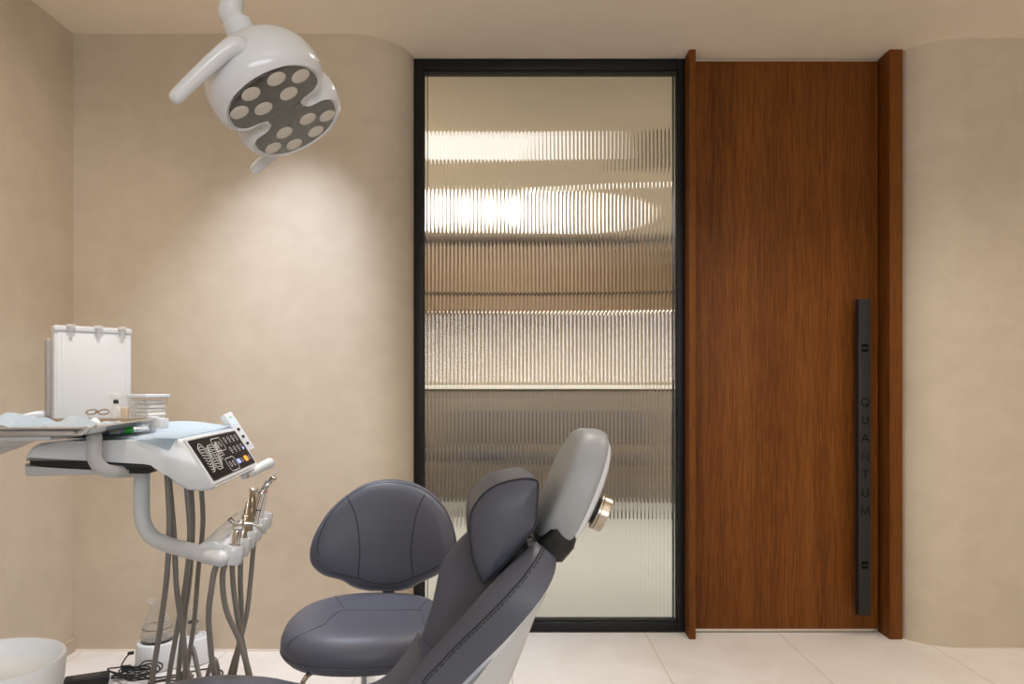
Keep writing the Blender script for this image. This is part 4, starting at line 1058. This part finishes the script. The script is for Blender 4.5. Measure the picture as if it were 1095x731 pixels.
# 3: turbine
k = 2
a0 = up_from(k, -0.01); 
b1 = NB(); pts = catmull([a0, up_from(k, 0.035), up_from(k, 0.072, 0.0), up_from(k, 0.098, -0.003), up_from(k, 0.118, -0.006)], 6)
add_tube(b1, pts, [0.0085] * 7 + [0.0095] * 6 + [0.0085] * 6 + [0.007] * 6, 16, round_cap=True)
b2 = NB(); hd = pts[-1]; add_lathe(b2, hd + V((0.001, 0, -0.005)), [(0.006, 0), (0.0085, 0.002), (0.0085, 0.008), (0.0105, 0.009), (0.0105, 0.015), (0.008, 0.0165)], 18, V((0.2, -0.1, 1)))
instr('turbine_handpiece', 'curved gold-toned turbine handpiece standing mid-rack', k, [('body', b1, 'gold'), ('turbine_head', b2, 'champagne')], hose_for(k, slots[k]))
# 4: contra-angle
k = 3
b1 = NB(); pts = catmull([up_from(k, -0.01), up_from(k, 0.045), up_from(k, 0.090, 0.003), up_from(k, 0.112, 0.008), up_from(k, 0.128, 0.017), up_from(k, 0.140, 0.026)], 5)
add_tube(b1, pts, [0.0095] * 8 + [0.0100] * 6 + [0.0075] * 6 + [0.006] * 6, 16, round_cap=True)
b2 = NB(); hd = pts[-1]; add_lathe(b2, hd + V((-0.003, 0, -0.004)), [(0.007, 0), (0.008, 0.001), (0.008, 0.013), (0.006, 0.014)], 18, V((0.6, -0.2, 0.7)))
b3 = NB(); add_tube(b3, [hd + V((0.004, 0, 0.008)), hd + V((0.012, -0.003, 0.026))], [0.0016, 0.0008], 8)
b4 = NB(); add_tube(b4, [up_from(k, 0.058), up_from(k, 0.061)], 0.0108, 16)
instr('contra_angle_handpiece', 'tallest steel contra-angle handpiece with blue band in the rack', k, [('body', b1, 'steel'), ('handpiece_head', b2, 'champagne'), ('bur', b3, 'white_m'), ('band', b4, 'bluewall')], hose_for(k, slots[k]))
# 5: scaler with clear sleeve
k = 4
b1 = NB(); add_tube(b1, [up_from(k, -0.01), up_from(k, 0.02), up_from(k, 0.095)], [0.009, 0.0095, 0.0075], 16, round_cap=True)
b2 = NB(); add_tube(b2, [up_from(k, 0.093), up_from(k, 0.097)], 0.0082, 16)
b3 = NB(); add_tube(b3, [up_from(k, 0.097), up_from(k, 0.125)], [0.0065, 0.003], 14, round_cap=True)
instr('scaler_handpiece', 'frosted scaler handpiece with red ring at the far end of the rack', k, [('body', b1, 'frost'), ('ring', b2, 'red'), ('tip', b3, 'mgrey')], hose_for(k, slots[k]))

# ------------------------------------------------------------------ spittoon bowl at the lower left corner
bc = V((-0.668, 0.86, 0.0)); bz = 0.731
spit = thing('spittoon_bowl', (bc.x, bc.y, 0), 'white oval spittoon bowl cut off at the lower left corner', 'bowl')
def oval(r, z, dx=0): return [V((bc.x + dx + r * 1.1 * math.cos(2 * PI * k / 48), bc.y + r * math.sin(2 * PI * k / 48), bz + z)) for k in range(48)]
bm = NB(); add_loft(bm, [oval(0.03, -0.055), oval(0.055, -0.050), oval(0.074, -0.032), oval(0.0815, -0.004), oval(0.083, 0.018), oval(0.0845, 0.030), oval(0.0835, 0.0345), oval(0.0795, 0.0345), oval(0.0770, 0.030), oval(0.0755, 0.016), oval(0.072, 0.012), oval(0.050, 0.006), oval(0.02, 0.004)])
obj('bowl', bm, 'white_m', spit, angle=45)
bm = NB(); add_tube(bm, [V((bc.x - 0.03, bc.y - 0.045, 0)), V((bc.x - 0.03, bc.y - 0.045, 0.04)), V((bc.x - 0.03, bc.y - 0.045, 0.041)), V((bc.x - 0.03, bc.y - 0.045, bz - 0.045))], [0.10, 0.10, 0.035, 0.028], 28); obj('pedestal', bm, 'white_m', spit)

# ------------------------------------------------------------------ things on the floor in the corner
E1 = V((-1.410, 2.715, 0)); E2 = V((-1.285, 2.765, 0))
base = thing('flask_warmer_base', (-1.35, 2.74, 0), 'white two-lobed plastic base on the floor carrying glass flasks', 'base unit')
def stad(g, z, r1=0.078, r2=0.064):
    a = (E2 - E1).to_2d(); an = math.atan2(a.y, a.x); out = []
    for i in range(17): t = an + PI / 2 + PI * i / 16; out.append(V((E1.x + (r1 + g) * math.cos(t), E1.y + (r1 + g) * math.sin(t), z)))
    out.append(V((*(E1.lerp(E2, 0.5).to_2d() + V((math.sin(an), -math.cos(an))) * (min(r1, r2) * 0.90 + g)), z)))
    for i in range(17): t = an - PI / 2 + PI * i / 16; out.append(V((E2.x + (r2 + g) * math.cos(t), E2.y + (r2 + g) * math.sin(t), z)))
    out.append(V((*(E1.lerp(E2, 0.5).to_2d() - V((math.sin(an), -math.cos(an))) * (min(r1, r2) * 0.90 + g)), z)))
    return out
bm = NB(); add_loft(bm, [stad(-0.004, 0.001), stad(0.002, 0.004), stad(0.003, 0.010), stad(-0.003, 0.095), stad(-0.006, 0.102), stad(-0.012, 0.104), stad(-0.05, 0.104)]); obj('housing', bm, 'white', base, angle=45)
bm = NB()
for k in range(12):
    a = 2 * PI * k / 12; add_box(bm, V((E2.x + 0.035 * math.cos(a), E2.y + 0.035 * math.sin(a), 0.1045)), (0.012, 0.003, 0.0015), rotz(a + PI / 2))
obj('mark_ring', bm, 'mgrey', base)
bm = NB(); add_lathe(bm, V((E2.x + 0.0605, E2.y - 0.01, 0.052)), [(0.016, 0), (0.016, 0.006), (0.010, 0.009)], 18, V((1, -0.2, 0))); obj('dial', bm, 'white_m', base)
bm = NB(); add_lathe(bm, V((E1.x, E1.y, 0.104)), [(0.055, 0), (0.058, 0.002), (0.058, 0.005), (0.05, 0.006)], 32); obj('hot_plate', bm, 'rubber', base)
fo = V((E1.x, E1.y, 0.1102))
fl = thing('conical_flask', fo, 'clear conical glass flask half full of water on the white base', 'flask')
bm = NB(); add_lathe(bm, fo, [(0.050, 0.0), (0.060, 0.003), (0.061, 0.010), (0.057, 0.035), (0.044, 0.078), (0.031, 0.108), (0.025, 0.122), (0.025, 0.134), (0.034, 0.146), (0.0405, 0.156), (0.0385, 0.157), (0.032, 0.147), (0.0228, 0.135), (0.0228, 0.122), (0.029, 0.108), (0.042, 0.078), (0.055, 0.035), (0.0585, 0.010), (0.05, 0.003)], 40); obj('flask_glass', bm, 'flask_glass', fl, angle=60)
bm = NB(); add_tube(bm, [fo + V((0.0535 * math.cos(a), 0.0535 * math.sin(a), 0.048)) for a in [2 * PI * k / 40 for k in range(40)]], 0.0011, 6, closed=True); obj('level_line', bm, 'ink', fl)
bm = NB(); add_lathe(bm, fo, [(0.05, 0.0035), (0.0575, 0.011), (0.0535, 0.036), (0.0515, 0.042)], 40); obj('water', bm, 'water', fl)
fo = V((E2.x - 0.012, E2.y + 0.012, 0.105))
fl = thing('glass_vial', fo, 'narrow clear glass bottle standing behind the conical flask', 'bottle')
bm = NB(); add_lathe(bm, fo, [(0.020, 0), (0.022, 0.002), (0.022, 0.085), (0.018, 0.098), (0.016, 0.104), (0.019, 0.108), (0.017, 0.108), (0.014, 0.104), (0.016, 0.098), (0.020, 0.085), (0.020, 0.004)], 28); obj('bottle_glass', bm, 'flask_glass', fl)
bm = NB(); add_lathe(bm, fo, [(0.0225, 0.05), (0.0225, 0.0515)], 28); obj('level_line', bm, 'ink', fl)
# adapter and cords
ad = thing('power_adapter', (-1.585, 2.545, 0), 'black power adapter brick lying on the floor near the corner', 'adapter')
bm = NB(); add_box(bm, (-1.585, 2.545, 0.017), (0.145, 0.06, 0.032), rotz(0.42), 0.004, 3); obj('brick', bm, 'rubber', ad)
bm = NB(); add_box(bm, (-1.585, 2.545, 0.0335), (0.09, 0.035, 0.001), rotz(0.42)); obj('rating_label', bm, 'dark', ad)
bm = NB(); rnd = random.Random(11)
pts = [V((-1.513, 2.577, 0.014)), V((-1.495, 2.59, 0.008))]
cx_, cy_ = -1.415, 2.565
for k in range(46):
    a = k * 0.9; rr = 0.045 + 0.03 * rnd.random()
    pts.append(V((cx_ + rr * 1.1 * math.cos(a) + 0.0016 * k - 0.035, cy_ + rr * 0.75 * math.sin(a), 0.004 + 0.05 * rnd.random() * (1 - rr * 6) + 0.02 * math.sin(k * .4) ** 2 + 0.01)))
pts += [V((-1.50, 2.62, 0.03)), V((-1.508, 2.67, 0.055)), V((-1.502, 2.70, 0.058)), V((-1.500, 2.70, 0.058))]
add_tube(bm, catmull(pts, 5), 0.0028, 6)
pts = [V((-1.513, 2.572, 0.012)), V((-1.47, 2.60, 0.004)), V((-1.38, 2.59, 0.004)), V((-1.30, 2.62, 0.004)), V((-1.20, 2.68, 0.004)), V((-1.13, 2.66, 0.004)), V((-1.12, 2.60, 0.004)), V((-1.2, 2.57, 0.004)), V((-1.3, 2.575, 0.004)), V((-1.36, 2.55, 0.004)), V((-1.28, 2.60, 0.006)), V((-1.22, 2.62, 0.004))]
add_tube(bm, catmull(pts, 6), 0.0028, 6)
cd = obj('cable', bm, 'rubber'); tag(cd, 'tangled black cords on the floor between adapter and white base', 'cord')
bm = NB(); add_box(bm, (-1.508, 2.70, 0.058), (0.022, 0.014, 0.010), rotz(0.3), 0.002); add_box(bm, (-1.505, 2.66, 0.018), (0.034, 0.018, 0.014), rotz(0.2), 0.003); obj('plug', bm, 'rubber', cd)

# ------------------------------------------------------------------ lights
def spot(x, y, z, power, ang, blend, col=(1, 0.84, 0.68), rad=0.05, aim=None):
    l = bpy.data.lights.new('downlight_and_fill', 'SPOT'); l.energy = power; l.spot_size = math.radians(ang); l.spot_blend = blend; l.color = col; l.shadow_soft_size = rad
    o = bpy.data.objects.new('downlight_and_fill', l); COL.objects.link(o); o.location = (x, y, z)
    if aim is not None: o.rotation_euler = (V(aim) - V((x, y, z))).to_track_quat('-Z', 'Y').to_euler()
def area(x, y, z, sx, sy, power, col, rot=(0, 0, 0)):
    l = bpy.data.lights.new('fill_and_window_light', 'AREA'); l.shape = 'RECTANGLE'; l.size = sx; l.size_y = sy; l.energy = power; l.color = col
    o = bpy.data.objects.new('fill_and_window_light', l); COL.objects.link(o); o.location = (x, y, z); o.rotation_euler = rot
    return o
WARM = (1.0, 0.93, 0.84); AMBER = (1.0, 0.88, 0.75); NEUTRAL = (0.78, 0.85, 1.0)
for (x, y, pw, an, cl_) in ((-0.90, 2.46, 98, 84, NEUTRAL), (0.30, 2.1, 38, 124, WARM), (1.24, 2.05, 40, 120, WARM), (2.3, 2.0, 31, 124, AMBER), (-1.2, 0.4, 5, 120, WARM), (0.2, 0.2, 3, 120, WARM), (1.6, 0.4, 12, 120, WARM)):
    spot(x, y, H - 0.01, pw, an, 0.9, cl_)
spot(-0.75, 1.35, H - 0.01, 62, 115, 0.9, AMBER, aim=(-1.845, 1.75, 1.15))  # added fill aimed sideways to brighten the left wall
area(0.6, -0.6, H - 0.02, 1.6, 1.2, 5, (1.0, 0.97, 0.94))  # added overhead fill out of view, no known fitting
area(0.72, YR - 0.05, 1.598, 2.8, 0.86, 32, (0.90, 0.95, 1.0), (math.radians(90), 0, 0))
for (x, y, pw) in ((2.3, 4.2, 120), (-1.4, 4.3, 120), (0.7, 5.0, 80)):
    spot(x, y, H - 0.01, pw, 150, 0.6, (1.0, 0.99, 0.93), rad=0.03)  # added fills that brighten the room behind the glass
wd = bpy.data.worlds.new('world'); sc.world = wd; wd.use_nodes = True
wd.node_tree.nodes['Background'].inputs[0].default_value = (0.85, 0.92, 1.0, 1); wd.node_tree.nodes['Background'].inputs[1].default_value = 0.6

# ------------------------------------------------------------------ camera
cam = bpy.data.cameras.new('camera'); co = bpy.data.objects.new('camera', cam); COL.objects.link(co)
co.location = (0, 0, CAMZ); co.rotation_euler = (math.radians(90), 0, 0)
cam.sensor_fit = 'HORIZONTAL'; cam.sensor_width = 36; cam.lens = F / 1095 * 36; cam.shift_y = (HY - 365.5) / 1095; cam.clip_start = 0.02
sc.camera = co
vs_ = sc.view_settings
vs_.view_transform = 'Standard'; vs_.look = 'None'; vs_.gamma = 1.0; vs_.exposure = 0.68; vs_.use_curve_mapping = False
cy = sc.cycles
cy.max_bounces = 14; cy.diffuse_bounces = 6; cy.glossy_bounces = 5; cy.transmission_bounces = 12; cy.transparent_max_bounces = 12
cy.caustics_reflective = False; cy.caustics_refractive = False; cy.sample_clamp_indirect = 4.0
